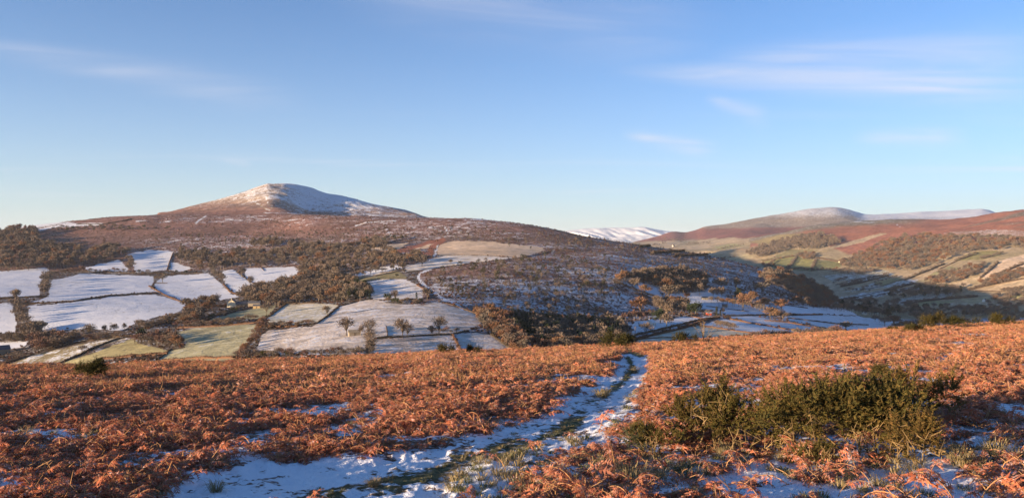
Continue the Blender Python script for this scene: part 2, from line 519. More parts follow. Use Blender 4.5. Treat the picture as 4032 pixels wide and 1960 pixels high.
# far snow mountains
m = S2 >= 15
setm(m, C_ROCK * 0.9, 0.9, 0.5, 5)
SNOW[m] = np.clip(0.95 - 0.30 * sstep(918, 945, QY), 0, 1)[m]

FIELDS = []      # (zone name, polygon, colour, snow)


def field(name, poly, col, snow):
    FIELDS.append((name, poly, col, snow))


SNF = np.array([0.40, 0.37, 0.30])
for poly in ([(-700, 1075), (0, 1068), (180, 1052), (200, 1068), (165, 1100), (150, 1170), (0, 1168), (-700, 1175)],
             [(204, 1104), (320, 1078), (600, 1085), (607, 1114), (585, 1127), (623, 1149), (431, 1162), (287, 1184), (121, 1190), (190, 1168)],
             [(105, 1206), (287, 1190), (431, 1170), (613, 1159), (735, 1198), (703, 1229), (623, 1245), (527, 1274), (480, 1302), (335, 1292), (180, 1305), (121, 1260)],
             [(-700, 1200), (0, 1194), (45, 1190), (64, 1280), (58, 1312), (0, 1312), (-700, 1320)],
             [(-700, 1350), (0, 1347), (112, 1344), (96, 1363), (0, 1379), (-700, 1385)],
             [(500, 1003), (585, 983), (680, 991), (658, 1063), (543, 1073)],
             [(335, 1054), (466, 1022), (508, 1057), (498, 1068), (351, 1068)],
             [(674, 1031), (757, 1054), (722, 1070), (665, 1067)],
             [(607, 1120), (640, 1088), (821, 1076), (860, 1108), (880, 1125), (910, 1160), (960, 1165), (850, 1185), (740, 1195), (625, 1150)],
             [(873, 1069), (917, 1063), (936, 1079), (975, 1101), (1032, 1136), (968, 1155), (924, 1159), (888, 1120)],
             [(962, 1056), (1160, 1050), (1176, 1063), (1160, 1088), (1109, 1123), (1032, 1133), (968, 1092)]):
    field('snowy_field', poly, SNF, 0.93)
field('snowy_field', [(48, 897), (144, 880), (262, 874), (300, 875), (137, 899), (64, 909)], np.array([0.62, 0.58, 0.52]), 1.0)
field('snowy_field', [(140, 902), (272, 880), (412, 877), (383, 886), (224, 895), (160, 908)], np.array([0.62, 0.58, 0.52]), 1.0)
field('frosty_field', [(134, 1395), (320, 1354), (511, 1322), (511, 1330), (383, 1362), (224, 1432), (30, 1470), (30, 1435)], C_GREEN, 0.42)
field('green_field', [(230, 1470), (230, 1430), (351, 1395), (524, 1331), (543, 1350), (671, 1382), (658, 1393), (527, 1403), (400, 1414), (351, 1432), (330, 1470)], np.array([0.37, 0.315, 0.15]), 0.05)
field('green_field', [(620, 1440), (620, 1418), (668, 1375), (720, 1370), (735, 1345), (660, 1325), (668, 1318), (764, 1290), (1010, 1274), (1020, 1290), (997, 1330), (955, 1365), (924, 1405), (900, 1440)], np.array([0.40, 0.36, 0.205]), 0.16)
field('green_field', [(802, 1261), (924, 1232), (988, 1216), (1032, 1210), (1093, 1200), (1051, 1245), (1016, 1254), (892, 1261)], np.array([0.37, 0.34, 0.19]), 0.12)
field('frosty_field', [(1051, 1254), (1125, 1197), (1243, 1195), (1333, 1200), (1291, 1242), (1253, 1270), (1227, 1280), (1060, 1270)], np.array([0.54, 0.48, 0.34]), 0.34)
field('frosty_field', [(1015, 1395), (1015, 1365), (1030, 1320), (1060, 1300), (1230, 1285), (1300, 1242), (1341, 1206), (1428, 1184), (1485, 1179), (1523, 1194), (1667, 1200), (1715, 1187), (1827, 1219), (1875, 1238),
                      (1897, 1270), (1843, 1302), (1747, 1321), (1578, 1328), (1472, 1331), (1440, 1365), (1440, 1395)], np.array([0.60, 0.505, 0.41]), 0.36)
field('frosty_field', [(1472, 1336), (1773, 1317), (1800, 1380), (1810, 1440), (1470, 1440)], np.array([0.54, 0.44, 0.35]), 0.36)
field('frosty_field', [(1792, 1317), (1875, 1309), (1926, 1315), (2016, 1376), (2030, 1400), (1827, 1420)], np.array([0.60, 0.51, 0.42]), 0.36)
field('snowy_field', [(1364, 1123), (1492, 1099), (1597, 1099), (1658, 1130), (1667, 1171), (1536, 1178), (1460, 1178), (1450, 1143)], np.array([0.60, 0.52, 0.43]), 0.5)
field('green_field', [(1364, 1107), (1568, 1069), (1597, 1085), (1597, 1095), (1492, 1097), (1367, 1119)], np.array([0.25, 0.21, 0.10]), 0.12)
field('green_field', [(1186, 1111), (1294, 1071), (1355, 1072), (1355, 1088), (1243, 1108)], np.array([0.25, 0.21, 0.10]), 0.15)
field('pale_field', [(1147, 1136), (1240, 1112), (1380, 1093), (1560, 1062), (1565, 1067), (1364, 1104), (1200, 1135)], C_PALE, 0.25)
field('snowy_field', [(1400, 1078), (1480, 1056), (1560, 1040), (1590, 1055), (1480, 1078), (1400, 1090)], C_PALE, 0.7)
field('snowy_field', [(1595, 1055), (1681, 1020), (1751, 1008), (1847, 1004), (2026, 1017), (1847, 1035), (1604, 1070)], np.array([0.66, 0.57, 0.46]), 0.35)
field('tan_field', [(1720, 995), (1729, 963), (1783, 949), (1911, 949), (2135, 974), (2144, 988), (2033, 1014), (1879, 1002), (1720, 1006)], C_TAN, 0.05)
field('tan_field', [(1448, 985), (1480, 963), (1608, 958), (1560, 988)], C_TAN, 0.08)
field('tan_field', [(1598, 979), (1662, 956), (1723, 953), (1678, 979)], C_TAN, 0.05)
# snow fields on the right, above the lane
field('snowy_field', [(2521, 1118), (2592, 1139), (2600, 1172), (2560, 1170), (2505, 1132)], SNF, 0.92)
field('snowy_field', [(2620, 1160), (2783, 1145), (2898, 1190), (3050, 1228), (3000, 1245), (2854, 1238), (2700, 1215), (2640, 1190)], SNF, 0.90)
field('snowy_field', [(2490, 1265), (2590, 1260), (2640, 1255), (2707, 1246), (2790, 1250), (2662, 1288), (2600, 1300), (2490, 1325)], SNF, 0.84)
field('pale_field', [(2480, 1380), (2518, 1334), (2662, 1296), (2755, 1283), (2898, 1300), (3007, 1313), (2895, 1323), (2655, 1330), (2600, 1380)], np.array([0.55, 0.48, 0.34]), 0.28)
field('snowy_field', [(2767, 1280), (2847, 1254), (2994, 1280), (3167, 1304), (3250, 1325), (3000, 1325), (2895, 1299), (2809, 1286)], SNF, 0.80)
field('snowy_field', [(2857, 1248), (2956, 1243), (3023, 1256), (3200, 1286), (3330, 1312), (3200, 1305), (3007, 1280)], SNF, 0.80)
field('snowy_field', [(3060, 1195), (3119, 1200), (3250, 1213), (3330, 1222), (3420, 1240), (3250, 1238), (3103, 1236)], SNF, 0.90)
field('snowy_field', [(3060, 1246), (3232, 1240), (3400, 1246), (3520, 1262), (3600, 1300), (3400, 1300), (3260, 1290), (3103, 1258)], SNF, 0.82)
# fields across the valley
for poly, c, s in (([(3232, 981), (3472, 918), (3494, 918), (3392, 957), (3312, 973), (3232, 985), (3103, 990)], C_PALE, 0.10),
                   ([(3003, 1029), (3160, 1004), (3154, 1016), (3326, 1035), (3300, 1055), (3195, 1068), (3051, 1058)], np.array([0.235, 0.22, 0.08]), 0.12),
                   ([(2985, 1026), (3045, 1012), (3103, 982), (3230, 984), (3170, 1003), (3005, 1027)], np.array([0.21, 0.18, 0.085]), 0.10),
                   ([(3717, 917), (3909, 903), (3999, 906), (4200, 928), (4200, 945), (3951, 930), (3791, 927)], np.array([0.34, 0.20, 0.14]), 0.34),
                   ([(3551, 1092), (3711, 1037), (3702, 1058), (3631, 1102)], C_PALE, 0.12),
                   ([(3759, 1026), (3823, 991), (3948, 986), (3941, 1004), (3855, 1023)], np.array([0.23, 0.20, 0.08]), 0.05),
                   ([(3842, 1098), (3932, 1029), (4032, 1000), (4300, 990), (4300, 1030), (3992, 1061), (3903, 1089)], C_TAN * 0.9, 0.08),
                   ([(3817, 1143), (3903, 1125), (4032, 1098), (4300, 1090), (4300, 1140), (3935, 1146)], C_PALE, 0.05),
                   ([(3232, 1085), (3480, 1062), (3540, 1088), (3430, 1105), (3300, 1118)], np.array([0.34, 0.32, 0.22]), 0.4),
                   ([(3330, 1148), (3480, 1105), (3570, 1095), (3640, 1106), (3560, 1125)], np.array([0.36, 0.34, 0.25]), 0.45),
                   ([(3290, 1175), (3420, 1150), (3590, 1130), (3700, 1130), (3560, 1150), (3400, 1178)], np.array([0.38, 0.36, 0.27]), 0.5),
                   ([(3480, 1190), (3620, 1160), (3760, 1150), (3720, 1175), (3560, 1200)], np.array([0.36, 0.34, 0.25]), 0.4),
                   ([(3920, 1210), (4032, 1180), (4300, 1160), (4300, 1200), (4000, 1225)], C_PALE, 0.05),
                   ([(2500, 965), (2600, 947), (2690, 955), (2640, 975), (2540, 985)], C_PALE, 0.15),
                   ([(2740, 945), (2900, 935), (2960, 945), (2850, 965), (2760, 965)], C_PALE * 0.9, 0.12),
                   ([(2950, 952), (3060, 925), (3170, 918), (3120, 945), (3010, 965)], np.array([0.26, 0.20, 0.09]), 0.05)):
    field('valley_field', poly, c, s)

for k, poly in enumerate(([(3240, 1120), (3330, 1102), (3345, 1118), (3260, 1140)], [(3440, 1112), (3540, 1092), (3560, 1104), (3470, 1124)], [(3600, 1108), (3700, 1085), (3720, 1100), (3640, 1120)],
                          [(3700, 1125), (3800, 1105), (3830, 1120), (3740, 1140)], [(3650, 1085), (3740, 1048), (3780, 1058), (3700, 1086)], [(3790, 1060), (3850, 1036), (3890, 1046), (3830, 1068)],
                          [(3900, 1122), (3990, 1092), (4050, 1082), (4050, 1096), (3930, 1128)], [(3560, 1200), (3660, 1182), (3760, 1186), (3700, 1204)], [(3780, 1180), (3880, 1165), (3920, 1180), (3820, 1198)],
                          [(3330, 1200), (3420, 1188), (3470, 1196), (3380, 1212)], [(3960, 1160), (4040, 1146), (4100, 1150), (4000, 1178)], [(2560, 990), (2640, 978), (2660, 992), (2580, 1004)], [(2680, 1000), (2780, 988), (2800, 1004), (2700, 1016)],
                          [(2810, 970), (2900, 958), (2930, 966), (2830, 984)], [(2850, 1020), (2940, 1000), (2970, 1012), (2880, 1034)], [(2700, 972), (2790, 962), (2800, 975), (2710, 984)])):
    field('valley_field', poly, (np.array([0.50, 0.38, 0.235]), np.array([0.285, 0.265, 0.125]), np.array([0.40, 0.33, 0.18]))[k % 3], 0.08)

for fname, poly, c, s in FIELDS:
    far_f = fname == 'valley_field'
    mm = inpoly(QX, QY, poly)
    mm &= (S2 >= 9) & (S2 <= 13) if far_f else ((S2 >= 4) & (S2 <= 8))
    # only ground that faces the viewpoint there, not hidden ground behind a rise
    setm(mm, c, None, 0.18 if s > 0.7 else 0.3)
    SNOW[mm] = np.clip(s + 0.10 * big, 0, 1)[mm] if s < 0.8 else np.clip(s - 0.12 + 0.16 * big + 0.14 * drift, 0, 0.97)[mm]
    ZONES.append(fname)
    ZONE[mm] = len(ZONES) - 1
# warm bare bracken between the tan fields
for ln, w in (([(1560, 990), (1690, 955), (1745, 945)], 7), ([(1690, 1010), (1700, 975), (1745, 945)], 9), ([(1450, 1000), (1600, 985), (1690, 1000)], 7)):
    mm = (polydist(QX, QY, ln) < w) & (S2 >= 5) & (S2 <= 7)
    setm(mm, C_RED, 0.06)
# tracks of trodden snow
PATHS = [([(1700, 1058), (1668, 1068), (1650, 1080), (1646, 1092), (1661, 1114), (1680, 1132), (1699, 1143), (1747, 1178), (1789, 1194), (1824, 1217)], 4.2),
         ([(1400, 890), (1440, 876), (1500, 872), (1560, 869)], 1.5), ([(1500, 868), (1515, 885), (1530, 915), (1540, 932)], 1.2),
         ([(2185, 980), (2178, 990), (2170, 997)], 3), ([(770, 882), (785, 868), (810, 852)], 2.4),
         ([(1725, 965), (1715, 990), (1708, 1010)], 3), ([(1752, 895), (1760, 910), (1764, 922)], 2),
         ([(975, 781), (1005, 796), (1035, 815), (1062, 829)], 1.5), ([(1060, 728), (1062, 745), (1052, 770), (1046, 785), (1060, 805), (1072, 815), (1064, 828)], 1.3),
         ([(900, 779), (970, 778), (1040, 779)], 0.9)]
for ln, w in PATHS:
    mm = (polydist(QX, GY_IMG, ln) < w) & (S2 >= 4) & (S2 <= 9)
    far_p = ln[0][1] < 1000
    setm(mm, C_PALE, np.clip((0.60 if far_p else 0.93) + (0.5 if far_p else 0) * drift, 0, 1), 0.1, 6)
# lying snow patches on the bracken
for ln, w in (([(960, 852), (1100, 868), (1200, 866)], 3), ([(885, 862), (950, 866)], 2), ([(1020, 864), (1050, 864)], 3), ([(1040, 838), (1190, 840)], 2.4), ([(1850, 866), (1900, 863)], 4), ([(1900, 862), (2000, 876)], 3),
              ([(720, 862), (760, 858)], 3), ([(538, 872), (570, 868)], 3), ([(625, 878), (670, 872)], 3), ([(3320, 872), (3440, 876)], 2), ([(3530, 884), (3545, 892)], 2), ([(3780, 930), (3810, 928)], 3)):
    mm = (polydist(QX, QY, ln) < w) & (S2 >= 6) & (S2 <= 12)
    SNOW[mm] = np.maximum(SNOW, 0.5 + 0.5 * drift)[mm]

# ------------------------------------------------------------------ terrain materials
def new_mat(name, rough=0.9):
    m = bpy.data.materials.new(name)
    m.use_nodes = True
    t = m.node_tree
    b = t.nodes['Principled BSDF']
    b.inputs['Roughness'].default_value = rough
    b.inputs['Specular IOR Level'].default_value = 0.15
    return m, t, b


SNOW_COL = (0.66, 0.675, 0.70)


def terrain_material():
    m, t, b = new_mat('snowy_land')
    at = N(t, 'ShaderNodeAttribute', attribute_name='cover')
    sn = N(t, 'ShaderNodeAttribute', attribute_name='snow')
    ro = N(t, 'ShaderNodeAttribute', attribute_name='rough')
    g = N(t, 'ShaderNodeNewGeometry')
    p = g.outputs['Position']
    n1 = noise(t, p, 0.075, 7, 0.62, 0.4)
    n2 = noise(t, p, 0.42, 3, 0.6)
    n3 = noise(t, p, 0.007, 4, 0.55)
    mixn = math_node(t, 'ADD', math_node(t, 'MULTIPLY', n1, 0.5), math_node(t, 'MULTIPLY', n2, 0.5))
    # spread the noise so that it covers 0..1 evenly
    u = maprange(t, mixn, 0.32, 0.68, 0, 1, False)
    thr = math_node(t, 'SUBTRACT', 1.0, sn.outputs['Fac'])
    lo = math_node(t, 'SUBTRACT', thr, 0.14); hi = math_node(t, 'ADD', thr, 0.14)
    mask = maprange(t, u, lo, hi)
    v = maprange(t, n1, 0.3, 0.7, 0.62, 1.38, False)
    v2 = maprange(t, n3, 0.3, 0.7, 0.78, 1.22, False)
    c = mixrgb(t, 1.0, at.outputs['Color'], mixrgb(t, 1.0, (1, 1, 1), v, 'MULTIPLY'), 'MULTIPLY')
    vv = math_node(t, 'MULTIPLY', v, v2)
    cc = N(t, 'ShaderNodeCombineXYZ')
    for i in range(3):
        L(t, vv, cc.inputs[i])
    c = mixrgb(t, 1.0, at.outputs['Color'], cc.outputs[0], 'MULTIPLY')
    L(t, mixrgb(t, mask, c, SNOW_COL), b.inputs['Base Color'])
    bump = N(t, 'ShaderNodeBump')
    bump.inputs['Distance'].default_value = 1.0
    L(t, math_node(t, 'MULTIPLY', ro.outputs['Fac'], 0.85), bump.inputs['Strength'])
    h = math_node(t, 'ADD', math_node(t, 'MULTIPLY', n1, 6.0), math_node(t, 'MULTIPLY', n2, 3.0))
    L(t, h, bump.inputs['Height'])
    L(t, bump.outputs[0], b.inputs['Normal'])
    return m


LAND = terrain_material()


def grid_normals(X, Y, Z):
    P = np.stack([X, Y, Z], -1)
    du = np.gradient(P, axis=1); dv = np.gradient(P, axis=0)
    n = np.cross(du, dv)
    n /= np.linalg.norm(n, axis=-1, keepdims=True) + 1e-12
    n[n[..., 2] < 0] *= -1
    return n


def mesh_from(name, verts, faces, mats, smooth=True, attrs=None, normals=None, mat_index=None):
    me = bpy.data.meshes.new(name)
    verts = np.asarray(verts, np.float32)
    nv = len(verts)
    me.vertices.add(nv)
    me.vertices.foreach_set('co', verts.ravel())
    faces = np.asarray(faces, np.int32)
    k = faces.shape[1]
    me.loops.add(faces.size)
    me.loops.foreach_set('vertex_index', faces.ravel())
    me.polygons.add(len(faces))
    me.polygons.foreach_set('loop_start', np.arange(0, faces.size, k, dtype=np.int32))
    me.polygons.foreach_set('loop_total', np.full(len(faces), k, np.int32))
    if mat_index is not None:
        me.polygons.foreach_set('material_index', np.asarray(mat_index, np.int32))
    for m in (mats if isinstance(mats, (list, tuple)) else [mats]):
        me.materials.append(m)
    me.update(calc_edges=True)
    me.polygons.foreach_set('use_smooth', np.full(len(faces), smooth))
    for an, (typ, data) in (attrs or {}).items():
        a = me.attributes.new(an, typ, 'POINT')
        data = np.asarray(data, np.float32)
        if typ == 'FLOAT_COLOR':
            a.data.foreach_set('color', np.concatenate([data, np.ones((nv, 1), np.float32)], 1).ravel())
        elif typ == 'FLOAT_VECTOR':
            a.data.foreach_set('vector', data.ravel())
        else:
            a.data.foreach_set('value', data)
    if normals is not None:
        me.normals_split_custom_set_from_vertices([tuple(v) for v in normals])
    return me


def obj(name, me, parent=None, **props):
    o = bpy.data.objects.new(name, me)
    COL.objects.link(o)
    if parent is not None:
        o.parent = parent
    for k, v in props.items():
        o[k] = v
    return o


def thing(name, label, cat, loc=(0, 0, 0), rz=0.0, group=None):
    o = bpy.data.objects.new(name, None)
    COL.objects.link(o)
    o.empty_display_size = 0.5
    o.location = loc
    o.rotation_euler = (0, 0, rz)
    o['label'] = label; o['category'] = cat
    if group:
        o['group'] = group
    return o


def build_terrain():
    nrm = grid_normals(GX, GY, GZ).reshape(-1, 3)
    V = np.stack([GX, GY, GZ], -1).reshape(-1, 3)
    idx = np.arange(NR * NC).reshape(NR, NC)
    a = idx[:-1, :-1].ravel(); b = idx[:-1, 1:].ravel(); c = idx[1:, 1:].ravel(); d = idx[1:, :-1].ravel()
    F = np.stack([a, b, c, d], 1)
    # close the ring behind the camera
    F = np.concatenate([F, np.stack([idx[:-1, -1], idx[:-1, 0], idx[1:, 0], idx[1:, -1]], 1)])
    zf = ZONE.ravel()[F[:, 0]]
    att = {'cover': ('FLOAT_COLOR', BASE.reshape(-1, 3)), 'snow': ('FLOAT', SNOW.ravel()), 'rough': ('FLOAT', ROUGH.ravel())}
    for z, nm in enumerate(ZONES):
        f = F[zf == z]
        if len(f) < 6:
            continue
        used, inv = np.unique(f, return_inverse=True)
        sub = {k: (t, v[used]) for k, (t, v) in att.items()}
        me = mesh_from(nm, V[used], inv.reshape(-1, 4), LAND, True, sub, nrm[used])
        obj(nm, me, kind='structure')


build_terrain()


def land_z(x, y):
    """height of the distant land under a point (metres)"""
    az = math.atan2(x, y)
    ci = np.interp(az, AZ, np.arange(NC)); i = min(int(ci), NC - 2); f = ci - i
    d = y if abs(az) < math.radians(40) else math.hypot(x, y) * math.cos(math.radians(40))
    z = []
    for k in (i, i + 1):
        z.append(np.interp(d, GD[:, k], GZ[:, k]))
    return z[0] * (1 - f) + z[1] * f
# ------------------------------------------------------------------ the near slope
TRACK_L = [(430, 2090), (560, 1960), (690, 1880), (850, 1838), (1050, 1815), (1300, 1800), (1500, 1785), (1700, 1752), (1850, 1718), (1960, 1690), (2060, 1662), (2130, 1630), (2190, 1590), (2235, 1556), (2300, 1515), (2370, 1475), (2420, 1440), (2425, 1415), (2408, 1396)]
TRACK_R = [(2475, 1392), (2545, 1410), (2572, 1428), (2560, 1455), (2528, 1500), (2490, 1555), (2440, 1608), (2390, 1650), (2330, 1690), (2260, 1722), (2150, 1750), (2030, 1775), (1930, 1800), (1850, 1835), (1790, 1880), (1760, 1960), (1740, 2090)]
TRACK = TRACK_L + TRACK_R
TRACK_MID = [(2470, 1410), (2490, 1440), (2460, 1480), (2405, 1530), (2345, 1580), (2280, 1630), (2200, 1675), (2080, 1715), (1950, 1752), (1830, 1790), (1700, 1842), (1550, 1890), (1380, 1935), (1200, 1975), (1050, 2020)]


def fg_masks(x, y):
    """bracken cover, snow and grass on the near slope, by where they lie in the view"""
    wx = x + 0.05 * np.abs(y - 1300) * fbm(x / 60, y / 34, 3, 91)
    wy = y + 0.03 * np.abs(y - 1300) * fbm(x / 60, y / 34, 3, 92)
    tr = inpoly(wx, wy, TRACK).astype(float)
    fern = np.ones_like(x) * 0.86
    snow = np.ones_like(x) * 0.55
    grass = np.zeros_like(x)
    s = np.clip((y - 1380) / 500, 0.05, 1)
    # thin bracken with lying snow
    for (cx, cy, rx, ry, a) in ((60, 1930, 120, 60, 1), (60, 1620, 160, 40, 0.75), (210, 1720, 170, 36, 0.8), (300, 1750, 190, 30, 0.7), (160, 1775, 160, 22, 0.6), (420, 1690, 120, 26, 0.5), (520, 1650, 90, 20, 0.4),
                                (1080, 1580, 60, 18, 0.6), (2170, 1565, 110, 22, 0.85), (1830, 1560, 80, 26, 0.45), (1670, 1580, 70, 26, 0.4), (560, 1755, 80, 18, 0.7), (1400, 1520, 50, 12, 0.5), (1820, 1690, 40, 20, 0.6),
                                (420, 1950, 160, 40, 0.7), (2540, 1850, 80, 60, 1.0), (2700, 1880, 150, 50, 0.5), (3080, 1860, 170, 40, 1.0), (3000, 1940, 230, 36, 0.9), (3480, 1780, 190, 42, 1.0), (3560, 1840, 160, 40, 0.9), (3880, 1760, 160, 30, 0.9),
                                (3820, 1665, 120, 20, 0.75), (4000, 1650, 100, 24, 0.6), (3780, 1900, 180, 40, 0.8), (2560, 1945, 200, 30, 0.5), (1960, 1880, 160, 60, 0.9), (1900, 1945, 160, 40, 0.8), (2230, 1855, 60, 24, 0.7), (4010, 1900, 80, 40, 0.7), (3350, 1900, 130, 40, 0.8),
                                (3690, 1316, 40, 6, 0.7), (3760, 1316, 60, 6, 0.8), (3850, 1320, 60, 6, 0.8), (3600, 1336, 60, 5, 0.6), (4000, 1306, 50, 6, 0.6), (2950, 1436, 30, 8, 0.5), (700, 1560, 60, 14, 0.35), (1260, 1660, 50, 14, 0.3), (2330, 1505, 60, 12, 0.5), (110, 1475, 40, 7, 0.6)):
        w = np.exp(-(((wx - cx) / rx) ** 2 + ((wy - cy) / ry) ** 2) ** 1.5) * a
        fern *= 1 - 0.93 * w
        snow = np.maximum(snow, 0.50 + 0.46 * w)
    low = sstep(1770, 1830, wy + 22 * fbm(x / 110, y / 60, 3, 93)) * sstep(2180, 2300, wx)
    fern *= 1 - 0.62 * low
    snow = np.maximum(snow, 0.74 * low)
    low2 = sstep(1800, 1850, wy) * sstep(1740, 1800, wx) * sstep(2340, 2240, wx)
    fern *= 1 - 0.55 * low2
    snow = np.maximum(snow, 0.60 * low2)
    grass = np.maximum(grass, 0.8 * low2)
    grass = np.maximum(grass, low * sstep(-0.15, 0.2, fbm(x / 120, y / 50, 3, 94)))
    td = polydist(wx, wy, TRACK_MID)
    mid = np.exp(-(td / (8 + 34 * s)) ** 2) * (0.72 + 0.75 * fbm(x / 130, y / 70, 3, 95))
    snow = np.where(tr > 0, 0.73 + 0.24 * fbm(x / 70, y / 26, 3, 96) - 0.55 * np.clip(mid, 0, 1), snow)
    grass = np.where(tr > 0, np.clip(mid * 1.3, 0, 1), grass)
    fern *= 1 - tr
    edge = np.minimum(polydist(x, y, TRACK_L), polydist(x, y, TRACK_R))
    near_r = np.exp(-(polydist(wx, wy, TRACK_R) / (7 + 30 * s)) ** 2) * (1 - tr)
    grass = np.maximum(grass, 0.55 * near_r)
    fern *= 1 - 0.5 * near_r * sstep(1500, 1380, y)
    return np.clip(fern, 0, 1), np.clip(snow, 0, 1), np.clip(grass, 0, 1), tr, edge


FGA_IN = np.arctan((np.linspace(-80, 4112, 900) - CX) / FP)
FGA = np.concatenate([-_out[::-1], FGA_IN, _out])
FGC = np.clip(FGA, -math.radians(40), math.radians(40))
FPX = CX + FP * np.tan(FGC)
FD0 = CV('K0', FPX)[1]
NF = 400
_t = np.linspace(0, 1, NF)[:, None]
_near = 1.2
_q = 1 / ((1 - _t) / _near ** 0.75 + _t / FD0 ** 0.75)
FD = _q ** (1 / 0.75)
FD[-1] = FD0
FZ0 = fg_height(FPX, FD)
FR = FD / np.cos(FGC)
FX = FR * np.sin(FGA); FY = FR * np.cos(FGA)
FIX = np.broadcast_to(FPX, FD.shape); FIY = HZ - FP * FZ0 / FD
_ok = FD > 2.5
M_FERN, M_SNOW, M_GRASS, M_TRACK, M_EDGE = fg_masks(FIX, np.where(_ok, FIY, 3000))


def blur2(a, k):
    for _ in range(k):
        a = 0.25 * np.roll(a, 1, 0) + 0.5 * a + 0.25 * np.roll(a, -1, 0)
        a = 0.25 * np.roll(a, 1, 1) + 0.5 * a + 0.25 * np.roll(a, -1, 1)
    return a


def micro(x, y, tr, snow):
    z = 0.13 * fbm(x / 5.5, y / 5.5, 3, 101) + 0.055 * fbm(x / 1.1, y / 1.1, 3, 102) * (1 - 0.6 * tr)
    z = z + (0.030 + 0.016 * snow) * fbm(x / 0.20, y / 0.20, 3, 103) + 0.012 * snow * np.abs(fbm(x / 0.09, y / 0.09, 2, 104)) - 0.06 * tr
    return z


_trs = blur2(M_TRACK, 9)
_fade = sstep(1.0, 0.93, FD / FD0) * sstep(1.0, 4.0, FD)
FZ = FZ0 + micro(FX, FY, _trs, M_SNOW) * _fade


def near_z(x, y):
    az = np.arctan2(x, y)
    y = np.where(np.abs(az) < math.radians(40), y, np.hypot(x, y) * math.cos(math.radians(40)))
    ci = np.interp(az, FGA, np.arange(len(FGA)))
    i = np.minimum(ci.astype(int), len(FPX) - 2); f = ci - i
    out = np.empty(len(x))
    for n in range(len(x)):
        k = i[n]
        out[n] = np.interp(y[n], FD[:, k], FZ[:, k]) * (1 - f[n]) + np.interp(y[n], FD[:, k + 1], FZ[:, k + 1]) * f[n]
    return out


def near_pt(px, py):
    """point of the near slope seen at a photo pixel"""
    ds = np.geomspace(2, CV('K0', px)[1] * 0.999, 1500)
    yy = HZ - FP * fg_height(px, ds) / ds
    d = float(np.interp(-py, -yy, ds))
    x = (px - CX) / FP * d
    return np.array([x, d, float(near_z(np.array([x]), np.array([d]))[0])])


def near_material():
    m, t, b = new_mat('frosty_turf')
    at = N(t, 'ShaderNodeAttribute', attribute_name='snow')
    gr = N(t, 'ShaderNodeAttribute', attribute_name='grass')
    g = N(t, 'ShaderNodeNewGeometry')
    p = g.outputs['Position']
    n1 = noise(t, p, 1.6, 5, 0.6, 0.3)
    n2 = noise(t, p, 8.0, 4, 0.65, 0.5)
    n3 = noise(t, p, 38.0, 2, 0.6)
    u = maprange(t, math_node(t, 'ADD', math_node(t, 'MULTIPLY', n1, 0.45), math_node(t, 'MULTIPLY', n2, 0.55)), 0.32, 0.68, 0, 1, False)
    thr = math_node(t, 'SUBTRACT', 1.0, at.outputs['Fac'])
    mask = maprange(t, u, math_node(t, 'SUBTRACT', thr, 0.09), math_node(t, 'ADD', thr, 0.09))
    litter = mixrgb(t, maprange(t, n2, 0.35, 0.65), (0.15, 0.082, 0.05), (0.30, 0.15, 0.082))
    turf = mixrgb(t, maprange(t, n2, 0.35, 0.65), (0.05, 0.055, 0.02), (0.17, 0.15, 0.065))
    c = mixrgb(t, gr.outputs['Fac'], litter, turf)
    sc = mixrgb(t, n3, (0.74, 0.77, 0.83), (0.86, 0.87, 0.89))
    L(t, mixrgb(t, mask, c, sc), b.inputs['Base Color'])
    bump = N(t, 'ShaderNodeBump')
    bump.inputs['Strength'].default_value = 0.7
    bump.inputs['Distance'].default_value = 0.05
    L(t, math_node(t, 'ADD', math_node(t, 'MULTIPLY', mask, 0.5), math_node(t, 'ADD', n2, math_node(t, 'MULTIPLY', n3, 0.6))), bump.inputs['Height'])
    L(t, bump.outputs[0], b.inputs['Normal'])
    return m


def build_near():
    V = np.stack([FX, FY, FZ], -1).reshape(-1, 3)
    nr, nc = FX.shape
    nrm = grid_normals(FX, FY, FZ).reshape(-1, 3)
    idx = np.arange(nr * nc).reshape(nr, nc)
    F = np.stack([idx[:-1, :-1].ravel(), idx[:-1, 1:].ravel(), idx[1:, 1:].ravel(), idx[1:, :-1].ravel()], 1)
    F = np.concatenate([F, np.stack([idx[:-1, -1], idx[:-1, 0], idx[1:, 0], idx[1:, -1]], 1)])
    tf = M_TRACK.ravel()[F].mean(1) > 0.5
    mat = near_material()
    att = {'snow': M_SNOW.ravel(), 'grass': M_GRASS.ravel()}
    for nm, f in (('near_hillside', F[~tf]), ('track', F[tf])):
        used, inv = np.unique(f, return_inverse=True)
        me = mesh_from(nm, V[used], inv.reshape(-1, 4), mat, True, {k: ('FLOAT', v[used]) for k, v in att.items()}, nrm[used])
        obj(nm, me, kind='structure')


build_near()


